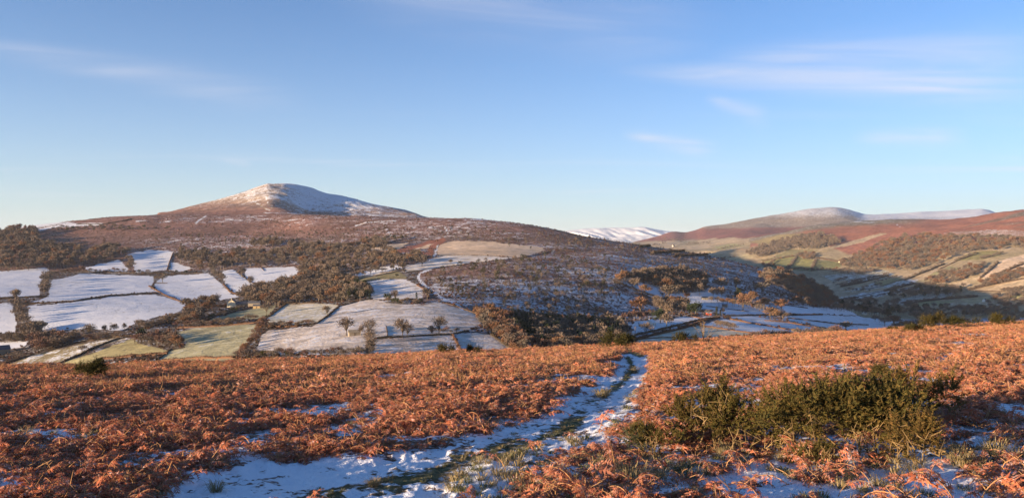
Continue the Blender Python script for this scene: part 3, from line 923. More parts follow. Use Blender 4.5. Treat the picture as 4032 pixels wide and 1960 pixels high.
# ------------------------------------------------------------------ plant materials
def leaf_material(name, cols, rough=0.85, transl=0.25, island=True, frost=0.0):
    """cols: list of base colours spread over the separate pieces"""
    m = bpy.data.materials.new(name)
    m.use_nodes = True
    t = m.node_tree
    b = t.nodes['Principled BSDF']
    b.inputs['Roughness'].default_value = rough
    b.inputs['Specular IOR Level'].default_value = 0.1
    g = N(t, 'ShaderNodeNewGeometry')
    oi = N(t, 'ShaderNodeObjectInfo')
    r = math_node(t, 'FRACT', math_node(t, 'ADD', math_node(t, 'MULTIPLY', g.outputs['Random Per Island'], 0.55 if island else 0.0), oi.outputs['Random']))
    cr = N(t, 'ShaderNodeValToRGB')
    while len(cr.color_ramp.elements) < len(cols):
        cr.color_ramp.elements.new(0.5)
    for i, c in enumerate(cols):
        cr.color_ramp.elements[i].position = i / max(1, len(cols) - 1)
        cr.color_ramp.elements[i].color = (*c, 1)
    L(t, r, cr.inputs[0])
    c = cr.outputs[0]
    if frost:
        tc = N(t, 'ShaderNodeTexCoord')
        nz = noise(t, tc.outputs['Object'], 14.0, 3, 0.6)
        c = mixrgb(t, math_node(t, 'MULTIPLY', maprange(t, nz, 0.56, 0.66), frost), c, (0.72, 0.72, 0.75))
    L(t, c, b.inputs['Base Color'])
    if transl:
        tr = N(t, 'ShaderNodeBsdfTranslucent')
        L(t, c, tr.inputs['Color'])
        mx = N(t, 'ShaderNodeMixShader')
        mx.inputs[0].default_value = transl
        L(t, b.outputs[0], mx.inputs[1]); L(t, tr.outputs[0], mx.inputs[2])
        out = t.nodes['Material Output']
        L(t, mx.outputs[0], out.inputs['Surface'])
    return m


FERN_M = leaf_material('dead_bracken', [(0.282, 0.088, 0.049), (0.497, 0.157, 0.076), (0.565, 0.194, 0.097), (0.384, 0.126, 0.071), (0.531, 0.284, 0.195), (0.52, 0.163, 0.076), (0.181, 0.075, 0.058), (0.542, 0.22, 0.134), (0.339, 0.157, 0.11)], frost=0.45)
STEM_M = leaf_material('bracken_stem', [(0.34, 0.175, 0.075), (0.44, 0.25, 0.12)], transl=0)
STRAW_M = leaf_material('straw_grass', [(0.32, 0.23, 0.11), (0.24, 0.19, 0.09), (0.38, 0.29, 0.15)], transl=0.2, frost=0.3)
GREENGRASS_M = leaf_material('green_grass', [(0.07, 0.085, 0.028), (0.17, 0.16, 0.06), (0.30, 0.25, 0.11)], transl=0.2, frost=0.4)


class Buf:
    """collects triangles (with a material slot each) for one mesh"""
    def __init__(s):
        s.v = []; s.f = []; s.m = []; s.n = 0

    def add(s, v, f, m=0):
        v = np.asarray(v, float).reshape(-1, 3); f = np.asarray(f, int).reshape(-1, 3)
        s.v.append(v); s.f.append(f + s.n); s.m.append(np.full(len(f), m)); s.n += len(v)

    def quads(s, a, b, c, d, m=0):
        """arrays of corners, one quad per row"""
        k = len(a)
        v = np.stack([a, b, c, d], 1).reshape(-1, 3)
        i = np.arange(k)[:, None] * 4
        f = np.concatenate([i + [[0, 1, 2]], i + [[0, 2, 3]]])
        s.add(v, f, m)

    def tube(s, pts, rad, sides=4, m=0):
        pts = np.asarray(pts, float); n = len(pts)
        rad = np.broadcast_to(rad, (n,))
        tg = np.gradient(pts, axis=0); tg /= np.linalg.norm(tg, axis=1, keepdims=True) + 1e-9
        ref = np.array([0.31, 0.17, 0.93]) if abs(tg[0, 2]) < 0.9 else np.array([1.0, 0.1, 0])
        u = np.cross(tg, ref); u /= np.linalg.norm(u, axis=1, keepdims=True) + 1e-9
        w = np.cross(tg, u)
        an = np.arange(sides) * 2 * math.pi / sides
        ring = pts[:, None] + rad[:, None, None] * (np.cos(an)[None, :, None] * u[:, None] + np.sin(an)[None, :, None] * w[:, None])
        f = []
        for i in range(n - 1):
            for j in range(sides):
                p = i * sides + j; q = i * sides + (j + 1) % sides
                f += [(p, q, q + sides), (p, q + sides, p + sides)]
        s.add(ring.reshape(-1, 3), f, m)

    def mesh(s, name, mats, smooth=False):
        return mesh_from(name, np.concatenate(s.v), np.concatenate(s.f), mats, smooth, mat_index=np.concatenate(s.m))


def frond(B, base, yaw, length, rise, droop, r, detail=2, m=0, ms=1, stem=0.25, curl=0.3):
    """one dead bracken frond: an arching midrib with drooping, curled side leaflets"""
    n = 9
    t = np.linspace(0, 1, n)
    ang = rise - (rise + droop) * t ** 1.2
    st = length / (n - 1)
    twist = (r.random() - 0.5) * 1.6
    yy = yaw + twist * t
    dx = np.cos(ang) * np.cos(yy) * st; dy = np.cos(ang) * np.sin(yy) * st; dz = np.sin(ang) * st
    P = np.stack([np.cumsum(dx) - dx[0], np.cumsum(dy) - dy[0], np.cumsum(dz) - dz[0]], 1) + base
    B.tube(P, np.linspace(0.006, 0.0025, n) * (0.8 + 0.5 * length), 3, ms)
    T = np.gradient(P, axis=0); T /= np.linalg.norm(T, axis=1, keepdims=True)
    side = np.stack([-np.sin(yy), np.cos(yy), np.zeros(n)], 1)
    ks = int(13 * (1 - stem)) + 1
    for sgn in (-1, 1):
        for k in range(ks):
            tt = stem + (1 - stem) * (k + r.random() * 0.6) / ks
            ci = tt * (n - 1); i = min(int(ci), n - 2); f = ci - i
            p = P[i] * (1 - f) + P[i + 1] * f
            tg = T[i]
            ll = length * 0.40 * (1 - tt * 0.85) * (0.6 + 0.6 * r.random())
            d1 = side[i] * sgn * 0.85 + tg * 0.4 + np.array([0, 0, 0.25 - 0.9 * r.random()])
            d1 /= np.linalg.norm(d1)
            d2 = d1 + np.array([(r.random() - 0.5) * curl * 2, (r.random() - 0.5) * curl * 2, -0.4 - 0.9 * r.random()])
            d2 /= np.linalg.norm(d2)
            wv = tg * 0.8 + np.array([(r.random() - .5), (r.random() - .5), (r.random() - .5)])
            wv /= np.linalg.norm(wv)
            w = ll * 0.12
            q = p + d1 * ll * 0.5; e = q + d2 * ll * 0.5
            if detail < 2:
                B.add([p - wv * w * .4, p + wv * w * .4, q + wv * w, q - wv * w, e], [(0, 1, 2), (0, 2, 3), (3, 2, 4)], m)
            else:
                B.add([p, p + wv * .004, e, q], [(0, 1, 3), (3, 1, 2)], m)
                for j in range(5):
                    u = (j + 0.4) / 5
                    c = p + d1 * ll * u if u < .5 else q + d2 * ll * (u - .5)
                    dd = d1 if u < .5 else d2
                    l2 = ll * 0.36 * (1 - 0.7 * u)
                    cr = np.cross(dd, wv)
                    for s2 in (-1, 1):
                        o = wv * s2 + dd * 0.5 + cr * (r.random() - 0.5) * 1.2
                        B.add([c, c + dd * l2 * 0.45, c + o * l2], [(0, 1, 2)], m)


def fern_clump(seed, detail, nfr, size, tall=0.0):
    r = random.Random(seed)
    B = Buf()
    for i in range(nfr):
        a = r.random() * 2 * math.pi
        q = r.random() ** 0.5 * size * 0.5
        ln = size * (0.55 + 0.55 * r.random())
        rise = math.radians(r.uniform(12, 62 + 20 * tall)); dr = math.radians(r.uniform(20, 85))
        frond(B, np.array([math.cos(a) * q, math.sin(a) * q, -0.02 + 0.05 * r.random()]), r.random() * 6.283, ln, rise, dr, r, detail, stem=r.uniform(0.12, 0.4), curl=r.uniform(0.2, 0.6))
    for i in range(int(nfr * 0.9)):
        a = r.random() * 6.283; el = math.radians(r.uniform(5, 70)); l = size * r.uniform(0.3, 0.7)
        p = np.array([(r.random() - .5) * size * .8, (r.random() - .5) * size * .8, 0.0])
        d = np.array([math.cos(a) * math.cos(el), math.sin(a) * math.cos(el), math.sin(el)]) * l
        b2 = np.array([(r.random() - .5) * .2 * l, (r.random() - .5) * .2 * l, -0.1 * l])
        B.tube([p, p + d * .5 + b2 * -.3, p + d + b2], [0.005, 0.004, 0.002], 3, 1)
    return B.mesh('bracken_clump', [FERN_M, STEM_M])


def grass_tuft(seed, n, h, spread, mat):
    r = np.random.default_rng(seed)
    B = Buf()
    a = r.random(n) * 6.283; q = r.random(n) ** 0.6 * spread * 0.35
    base = np.stack([np.cos(a) * q, np.sin(a) * q, np.zeros(n)], 1)
    a2 = a + (r.random(n) - .5) * 1.6
    le = h * (0.5 + 0.6 * r.random(n)); out = le * (0.35 + 0.95 * r.random(n))
    dirv = np.stack([np.cos(a2), np.sin(a2), np.zeros(n)], 1)
    up = np.array([0, 0, 1.0])
    w = np.stack([-np.sin(a2), np.cos(a2), np.zeros(n)], 1) * (0.0035 + 0.003 * r.random(n))[:, None]
    m1 = base + dirv * (out * 0.35)[:, None] + up * (le * 0.50)[:, None]
    tip = base + dirv * out[:, None] + up * (le * (0.12 + 0.55 * r.random(n)))[:, None]
    B.quads(base - w, base + w, m1 + w * .8, m1 - w * .8)
    k = len(base)
    v = np.stack([m1 - w * .8, m1 + w * .8, tip], 1).reshape(-1, 3)
    B.add(v, np.arange(3 * k).reshape(-1, 3))
    return B.mesh('grass_tuft', [mat])


# ------------------------------------------------------------------ scattering (countless ground cover only)
def proto_coll(name, meshes):
    c = bpy.data.collections.new(name)
    for i, me in enumerate(meshes):
        o = bpy.data.objects.new('%s_%02d' % (name, i), me)
        c.objects.link(o)
    return c


def scatter(name, pts, yaw, tilt, scale, pick, coll, label=None, nproto=1):
    """one object of countless pieces: the pieces are placed on a cloud of points"""
    me = bpy.data.meshes.new(name)
    pts = np.asarray(pts, np.float32)
    me.vertices.add(len(pts))
    me.vertices.foreach_set('co', pts.ravel())
    rot = np.stack([tilt * np.cos(yaw * 7), tilt * np.sin(yaw * 7), yaw], 1).astype(np.float32)
    a = me.attributes.new('turn', 'FLOAT_VECTOR', 'POINT'); a.data.foreach_set('vector', rot.ravel())
    a = me.attributes.new('size', 'FLOAT', 'POINT'); a.data.foreach_set('value', np.asarray(scale, np.float32))
    a = me.attributes.new('pick', 'INT', 'POINT'); a.data.foreach_set('value', np.asarray(pick, np.int32))
    me.update()
    o = obj(name, me, kind='stuff')
    if label:
        o['label'] = label
    ng = bpy.data.node_groups.new('spread_' + name, 'GeometryNodeTree')
    ng.interface.new_socket('Geometry', in_out='INPUT', socket_type='NodeSocketGeometry')
    ng.interface.new_socket('Geometry', in_out='OUTPUT', socket_type='NodeSocketGeometry')
    gi = ng.nodes.new('NodeGroupInput'); go = ng.nodes.new('NodeGroupOutput')
    ip = ng.nodes.new('GeometryNodeInstanceOnPoints')
    ci = ng.nodes.new('GeometryNodeCollectionInfo')
    ci.inputs['Collection'].default_value = coll
    ci.inputs['Separate Children'].default_value = True
    ci.inputs['Reset Children'].default_value = True
    ip.inputs['Pick Instance'].default_value = True

    def na(nm, dt):
        n = ng.nodes.new('GeometryNodeInputNamedAttribute'); n.data_type = dt
        n.inputs['Name'].default_value = nm
        return n.outputs[0]
    ng.links.new(gi.outputs[0], ip.inputs['Points'])
    ng.links.new(ci.outputs[0], ip.inputs['Instance'])
    ng.links.new(na('pick', 'INT'), ip.inputs['Instance Index'])
    e2r = ng.nodes.new('FunctionNodeEulerToRotation')
    ng.links.new(na('turn', 'FLOAT_VECTOR'), e2r.inputs[0])
    ng.links.new(e2r.outputs[0], ip.inputs['Rotation'])
    ng.links.new(na('size', 'FLOAT'), ip.inputs['Scale'])
    ng.links.new(ip.outputs[0], go.inputs[0])
    md = o.modifiers.new('spread', 'NODES'); md.node_group = ng
    return o


def near_points(n, seed, dmin=3.0, dmax=1.0, spread=math.radians(56)):
    """random points of the near slope, even per square metre"""
    r = np.random.default_rng(seed)
    az = (r.random(n) * 2 - 1) * spread
    azc = np.clip(az, -math.radians(40), math.radians(40))
    px = CX + FP * np.tan(azc)
    d0 = CV('K0', px)[1] * dmax
    d = np.sqrt(r.random(n) * (d0 ** 2 - dmin ** 2) + dmin ** 2)
    q = d / np.cos(azc)
    y_img = HZ - FP * fg_height(px, d) / d
    return q * np.sin(az), q * np.cos(az), px, y_img, r


def plant_near():
    mid = proto_coll('bracken_mid', [fern_clump(50 + i, 1, 14, 0.42 + 0.04 * (i % 3)) for i in range(8)])
    fine = proto_coll('bracken_fine', [fern_clump(80 + i, 2, 13, 0.32 + 0.04 * (i % 3), 0.35) for i in range(8)])
    x, y, px, yi, r = near_points(98000, 5, 2.2)
    fern, snow, grass, tr, ed = fg_masks(px, yi)
    clump = fbm(x / 1.3, y / 1.3, 3, 131)
    keep = r.random(len(x)) < fern * np.clip(0.66 + 1.5 * clump, 0.01, 1)
    s_ = np.clip((yi - 1380) / 500, 0.05, 1)
    below = polydist(px, yi, TRACK_R) < 6 + 62 * s_      # the fronds do not hang over the wheel ruts
    keep &= ~below
    keep &= ~(polydist(px, yi, TRACK_L) < 1 + 6 * s_)
    edge_f = np.clip(0.30 + polydist(px, yi, TRACK_R) / (30 + 190 * s_), 0.30, 1)
    keep &= ~((tr > 0))
    x, y, px, yi, clump, edge_f = x[keep], y[keep], px[keep], yi[keep], clump[keep], edge_f[keep]
    # keep clumps from leaning over the trodden snow
    z = near_z(x, y)
    n = len(x)
    sc = np.clip(0.88 + 0.5 * clump + 0.22 * r.standard_normal(n), 0.45, 1.5) * edge_f
    yaw = r.random(n) * 6.283
    tilt = 0.22 * r.standard_normal(n)
    near = y < 20
    P = np.stack([x, y, z], 1)
    scatter('dead_bracken', P[~near], yaw[~near], tilt[~near], sc[~near], r.integers(0, 8, (~near).sum()), mid, 'rust orange dead bracken covering the near slope')
    scatter('dead_bracken', P[near], yaw[near], tilt[near], sc[near] * 0.92, r.integers(0, 8, near.sum()), fine, 'curled orange dead bracken fronds close to the viewpoint')
    # grass
    gs = proto_coll('grass_straw', [grass_tuft(300 + i, 60, 0.30, 0.30, STRAW_M) for i in range(4)] + [grass_tuft(320 + i, 70, 0.16, 0.34, GREENGRASS_M) for i in range(4)])
    x, y, px, yi, r = near_points(88000, 9, 2.2)
    fern, snow, grass, tr, ed = fg_masks(px, yi)
    pr = 0.9 * grass * np.where(tr > 0, 0.35, 1.0) + 0.06 * (1 - tr) * (1 - fern)
    keep = r.random(len(x)) < pr
    x, y, px, yi, tr = x[keep], y[keep], px[keep], yi[keep], tr[keep]
    z = near_z(x, y)
    n = len(x)
    pick = np.where(r.random(n) < np.where(tr > 0, 0.10, 0.42), r.integers(0, 4, n), r.integers(4, 8, n))
    sc = np.where(tr > 0, 0.36, 0.62) * (0.7 + 0.6 * r.random(n))
    scatter('frosted_grass', np.stack([x, y, z], 1), r.random(n) * 6.283, 0.1 * r.standard_normal(n), sc, pick, gs, 'frosted grass along the track and between the bracken')


plant_near()
# ------------------------------------------------------------------ trees
TWIG_M = leaf_material('bare_twigs', [(0.146, 0.108, 0.083), (0.173, 0.129, 0.095), (0.13, 0.103, 0.084), (0.193, 0.138, 0.094), (0.154, 0.127, 0.096)], transl=0.0, island=False)
RUST_M = leaf_material('rusty_leaves', [(0.229, 0.125, 0.068), (0.202, 0.105, 0.06), (0.251, 0.148, 0.08)], transl=0.15, island=False)
BIRCH_M = leaf_material('reddish_twigs', [(0.17, 0.088, 0.062), (0.15, 0.088, 0.068), (0.18, 0.105, 0.072)], transl=0.0, island=False)
BARK_M = leaf_material('bark', [(0.11, 0.085, 0.06), (0.15, 0.12, 0.085)], transl=0, island=False)
PALEBARK_M = leaf_material('pale_bark', [(0.32, 0.26, 0.19), (0.26, 0.21, 0.15)], transl=0, island=False)
NEEDLE_M = leaf_material('conifer_needles', [(0.020, 0.034, 0.016), (0.034, 0.044, 0.020), (0.026, 0.032, 0.018)], transl=0.0, island=False)
OLIVE_M = leaf_material('evergreen_leaves', [(0.055, 0.062, 0.024), (0.075, 0.070, 0.028), (0.040, 0.050, 0.022)], transl=0.1, island=False)
SCRUB_M = leaf_material('scrub', [(0.10, 0.062, 0.045), (0.18, 0.085, 0.056), (0.075, 0.062, 0.045), (0.15, 0.098, 0.066)], transl=0.0, island=False)


def unit_rand(r, n):
    v = r.standard_normal((n, 3))
    return v / np.linalg.norm(v, axis=1, keepdims=True)


def twig_cloud(B, r, n, centre, rad, ln, wd, up=0.35, lumps=9, low=-0.75, m=0):
    """twigs spread through an uneven crown"""
    c = np.asarray(centre, float); rad = np.asarray(rad, float)
    lc = unit_rand(r, lumps); lc[:, 2] = np.abs(lc[:, 2]) * 1.1 - 0.35
    lr = 0.32 + 0.22 * r.random(lumps)
    k = r.integers(0, lumps, n)
    q = lc[k] * 0.66 + unit_rand(r, n) * (r.random(n) ** 0.45 * lr[k])[:, None]
    core = r.random(n) < 0.25
    q[core] = (unit_rand(r, n) * (r.random(n) ** 0.5 * 0.7)[:, None])[core]
    q[:, 2] = np.maximum(q[:, 2], low + 0.15 * r.random(n))
    p = c + q * rad
    d = q / (np.linalg.norm(q, axis=1, keepdims=True) + 1e-6) + 0.7 * unit_rand(r, n) + [0, 0, up]
    d /= np.linalg.norm(d, axis=1, keepdims=True)
    s = np.cross(d, unit_rand(r, n)); s /= np.linalg.norm(s, axis=1, keepdims=True) + 1e-6
    l = ln * (0.6 + 0.8 * r.random(n))[:, None]; w = wd * (0.6 + 0.8 * r.random(n))[:, None]
    B.quads(p - d * l * .5 - s * w * .5, p - d * l * .2 + s * w * .5, p + d * l * .5 + s * w * .35, p + d * l * .4 - s * w * .5, m)


def bare_tree(seed, width, fork=0.26, n=520, bark=1, lumps=10, low=-0.75, tw=0.033, limbs=9):
    """unit-height bare tree: returns trunk and crown as separate shapes"""
    r = np.random.default_rng(seed)
    T = Buf(); C = Buf()
    c = np.array([0, 0, 0.60]); rad = np.array([width * 0.5, width * 0.5, 0.40])
    lean = (r.random(2) - .5) * 0.06
    top = np.array([lean[0], lean[1], fork + 0.12])
    T.tube([[0, 0, -0.03], [lean[0] * .5, lean[1] * .5, fork * .6], top], [0.030, 0.022, 0.018], 6)
    for i in range(limbs):
        a = i * 2.4 + r.random(); el = 0.35 + 1.0 * r.random()
        e = c + rad * 0.80 * np.array([math.cos(a) * math.cos(el), math.sin(a) * math.cos(el), math.sin(el) * 0.9])
        b0 = top * (0.72 + 0.28 * r.random())
        mid = (b0 + e) / 2 + np.array([0, 0, 0.05 * r.random()])
        T.tube([b0, mid, e], [0.013, 0.008, 0.003], 4)
    twig_cloud(C, r, n, c, rad, 0.115, tw, lumps=lumps, low=low)
    return T, C


def conifer(seed, width, n=420, tiers=11):
    r = np.random.default_rng(seed)
    T = Buf(); C = Buf()
    T.tube([[0, 0, -0.03], [0, 0, 0.5], [0, 0, 0.98]], [0.022, 0.014, 0.003], 5)
    t = (np.floor(r.random(n) ** 0.8 * tiers) + 0.25 * r.random(n)) / tiers
    a = r.random(n) * 6.283
    R = width * 0.5 * (1 - t) ** 0.85 * (0.75 + 0.35 * r.random(n)) + 0.01
    u = r.random(n) ** 0.6
    z = 0.08 + 0.91 * t - 0.05 * u
    dirv = np.stack([np.cos(a), np.sin(a), -0.35 - 0.2 * r.random(n)], 1)
    p = np.stack([np.cos(a) * R * u * .8, np.sin(a) * R * u * .8, z], 1)
    s = np.stack([-np.sin(a), np.cos(a), 0.3 * (r.random(n) - .5)], 1)
    l = 0.075 * (0.6 + 0.6 * r.random(n))[:, None]; w = 0.034 * (0.6 + 0.7 * r.random(n))[:, None]
    C.quads(p - s * w * .4, p + s * w * .4, p + dirv * l + s * w * .6, p + dirv * l - s * w * .6)
    return T, C


def evergreen(seed, width, n=620, low=-0.95):
    r = np.random.default_rng(seed)
    T = Buf(); C = Buf()
    T.tube([[0, 0, -0.03], [0.01, 0, 0.3], [0, 0.01, 0.7]], [0.035, 0.028, 0.008], 5)
    twig_cloud(C, r, n, [0, 0, 0.52], [width * .5, width * .5, 0.48], 0.085, 0.05, up=0.1, lumps=14, low=low)
    return T, C


SPECIES = {}


def species(key, name, cat, shapes, leaf, bark):
    out = []
    for T, C in shapes:
        tm = T.mesh(name + '_trunk', [bark]); cm = C.mesh(name + '_crown', [leaf])
        J = Buf()
        for v, f in zip(C.v, C.f):
            pass
        vv = np.concatenate(C.v); ff = np.concatenate(C.f)
        J.add(vv, ff, 0)
        J.add(np.concatenate(T.v), np.concatenate(T.f), 1)
        out.append((tm, cm, J.mesh(name, [leaf, bark])))
    SPECIES[key] = (name, cat, out)


species('oak', 'bare_tree', 'tree', [bare_tree(400 + i, 0.95 + 0.12 * (i % 3), 0.2) for i in range(5)], TWIG_M, BARK_M)
species('ash', 'bare_tree', 'tree', [bare_tree(420 + i, 0.62 + 0.08 * (i % 2), 0.3, 420) for i in range(4)], TWIG_M, PALEBARK_M)
species('open', 'bare_tree', 'tree', [bare_tree(700 + i, 1.0 - 0.14 * i, 0.16, 430, tw=0.019, limbs=22, lumps=14) for i in range(3)], TWIG_M, BARK_M)
species('rust', 'rusty_tree', 'tree', [bare_tree(440 + i, 0.95 + 0.15 * (i % 2), 0.16, 620) for i in range(3)], RUST_M, BARK_M)
species('birch', 'birch_tree', 'tree', [bare_tree(460 + i, 0.5 + 0.1 * (i % 2), 0.2, 420) for i in range(3)], BIRCH_M, PALEBARK_M)
species('bush', 'bare_bush', 'bush', [bare_tree(480 + i, 1.25 + 0.2 * (i % 3), 0.05, 420, low=-1.3) for i in range(4)], TWIG_M, BARK_M)
species('rbush', 'rusty_bush', 'bush', [bare_tree(500 + i, 1.3, 0.05, 420, low=-1.3) for i in range(3)], BIRCH_M, BARK_M)
species('spruce', 'spruce_tree', 'conifer', [conifer(520 + i, 0.42 + 0.06 * (i % 2)) for i in range(3)], NEEDLE_M, BARK_M)
species('cypress', 'cypress_tree', 'conifer', [conifer(540, 0.5, 520, 18)], OLIVE_M, BARK_M)
species('yew', 'evergreen_tree', 'conifer', [evergreen(560 + i, 0.85) for i in range(3)], NEEDLE_M, BARK_M)
species('holly', 'evergreen_bush', 'bush', [evergreen(580 + i, 0.9, 420) for i in range(3)], OLIVE_M, BARK_M)
species('juniper', 'juniper_shrub', 'shrub', [evergreen(600 + i, 0.75, 170) for i in range(3)], leaf_material('dark_juniper', [(0.045, 0.044, 0.026), (0.060, 0.050, 0.032), (0.035, 0.040, 0.022)], transl=0, island=False), BARK_M)
species('thorn', 'thorn_shrub', 'shrub', [bare_tree(620 + i, 0.95, 0.1, 170, low=-1.2) for i in range(3)], TWIG_M, BARK_M)

ORD = 'first second third fourth fifth sixth seventh eighth ninth tenth eleventh twelfth thirteenth fourteenth fifteenth sixteenth seventeenth eighteenth nineteenth twentieth'.split()
ORD += ['twenty-' + w for w in ORD[:9]] + ['thirtieth'] + ['thirty-' + w for w in ORD[:9]]
PLANTS = []     # every tree and shrub of the far land before it is linked


def plant(px, py, hpx, kind, label=None, group=None, wmul=1.0, big=False, r=rnd):
    g = ground(px, py)
    if g is None:
        return False
    if big:
        hpx *= 1.18; wmul *= 1.06
    h = hpx * g[1] / FP
    PLANTS.append(dict(p=g, h=h, kind=kind, label=label, group=group, w=wmul, big=big, px=hpx))
    return True


def where(x, y, x0, x1, y0, y1):
    u = (x - x0) / (x1 - x0); v = (y - y0) / (y1 - y0)
    a = ('left end', 'left half', 'middle', 'right half', 'right end')[min(4, int(u * 5))]
    b = ('back', 'centre', 'front')[min(2, int(v * 3))]
    return ', ' + a + ', ' + b


def wood(poly, n, kinds, h, label, group, dx=11, dy=5, edge=0):
    n = int(n * 1.75); h = (h[0] * 1.12, h[1] * 1.18); dx *= 0.72; dy *= 0.72
    """fill an area seen in the photo with separate trees"""
    x0 = min(p[0] for p in poly); x1 = max(p[0] for p in poly); y0 = min(p[1] for p in poly); y1 = max(p[1] for p in poly)
    pts = []
    tries = 0
    ks = [k for k, w in kinds for _ in range(w)]
    while len(pts) < n and tries < n * 30:
        tries += 1
        x = rnd.uniform(x0, x1); y = rnd.uniform(y0, y1)
        if not inpoly(np.array([x]), np.array([y]), poly)[0]:
            continue
        if any(abs(x - a) < dx and abs(y - b) < dy for a, b in pts):
            continue
        pts.append((x, y))
    for x, y in pts:
        hh = rnd.uniform(*h); kk = rnd.choice(ks); q = (hh - h[0]) / (h[1] - h[0] + 1e-6)
        sz = 'small ' if q < .33 else 'tall ' if q > .67 else 'middling '
        plant(x, y, hh, kk, sz + label.replace('shrub', 'juniper' if kk == 'juniper' else 'thorn bush', 1) + where(x, y, x0, x1, y0, y1), group)


def row(line, n, kinds, h, label, group, jx=4, jy=3):
    h = (h[0] * 1.1, h[1] * 1.1)
    ln = np.array(line, float)
    seg = np.hypot(*np.diff(ln, axis=0).T); cum = np.concatenate([[0], np.cumsum(seg)])
    ks = [k for k, w in kinds for _ in range(w)]
    for i in range(n):
        s = (i + rnd.uniform(.25, .75)) / n * cum[-1]
        k = i if abs(ln[-1, 0] - ln[0, 0]) < abs(ln[-1, 1] - ln[0, 1]) or ln[-1, 0] > ln[0, 0] else n - 1 - i
        frm = 'from the top' if abs(ln[-1, 0] - ln[0, 0]) < abs(ln[-1, 1] - ln[0, 1]) else 'from the left'
        jj = min(jx, cum[-1] / n * 0.25)
        plant(np.interp(s, cum, ln[:, 0]) + rnd.uniform(-jj, jj), np.interp(s, cum, ln[:, 1]) + rnd.uniform(-jy, jy), rnd.uniform(*h), rnd.choice(ks), ORD[k] + ' ' + label + ', ' + frm, group)


DEC = [('oak', 5), ('ash', 2), ('rust', 1)]
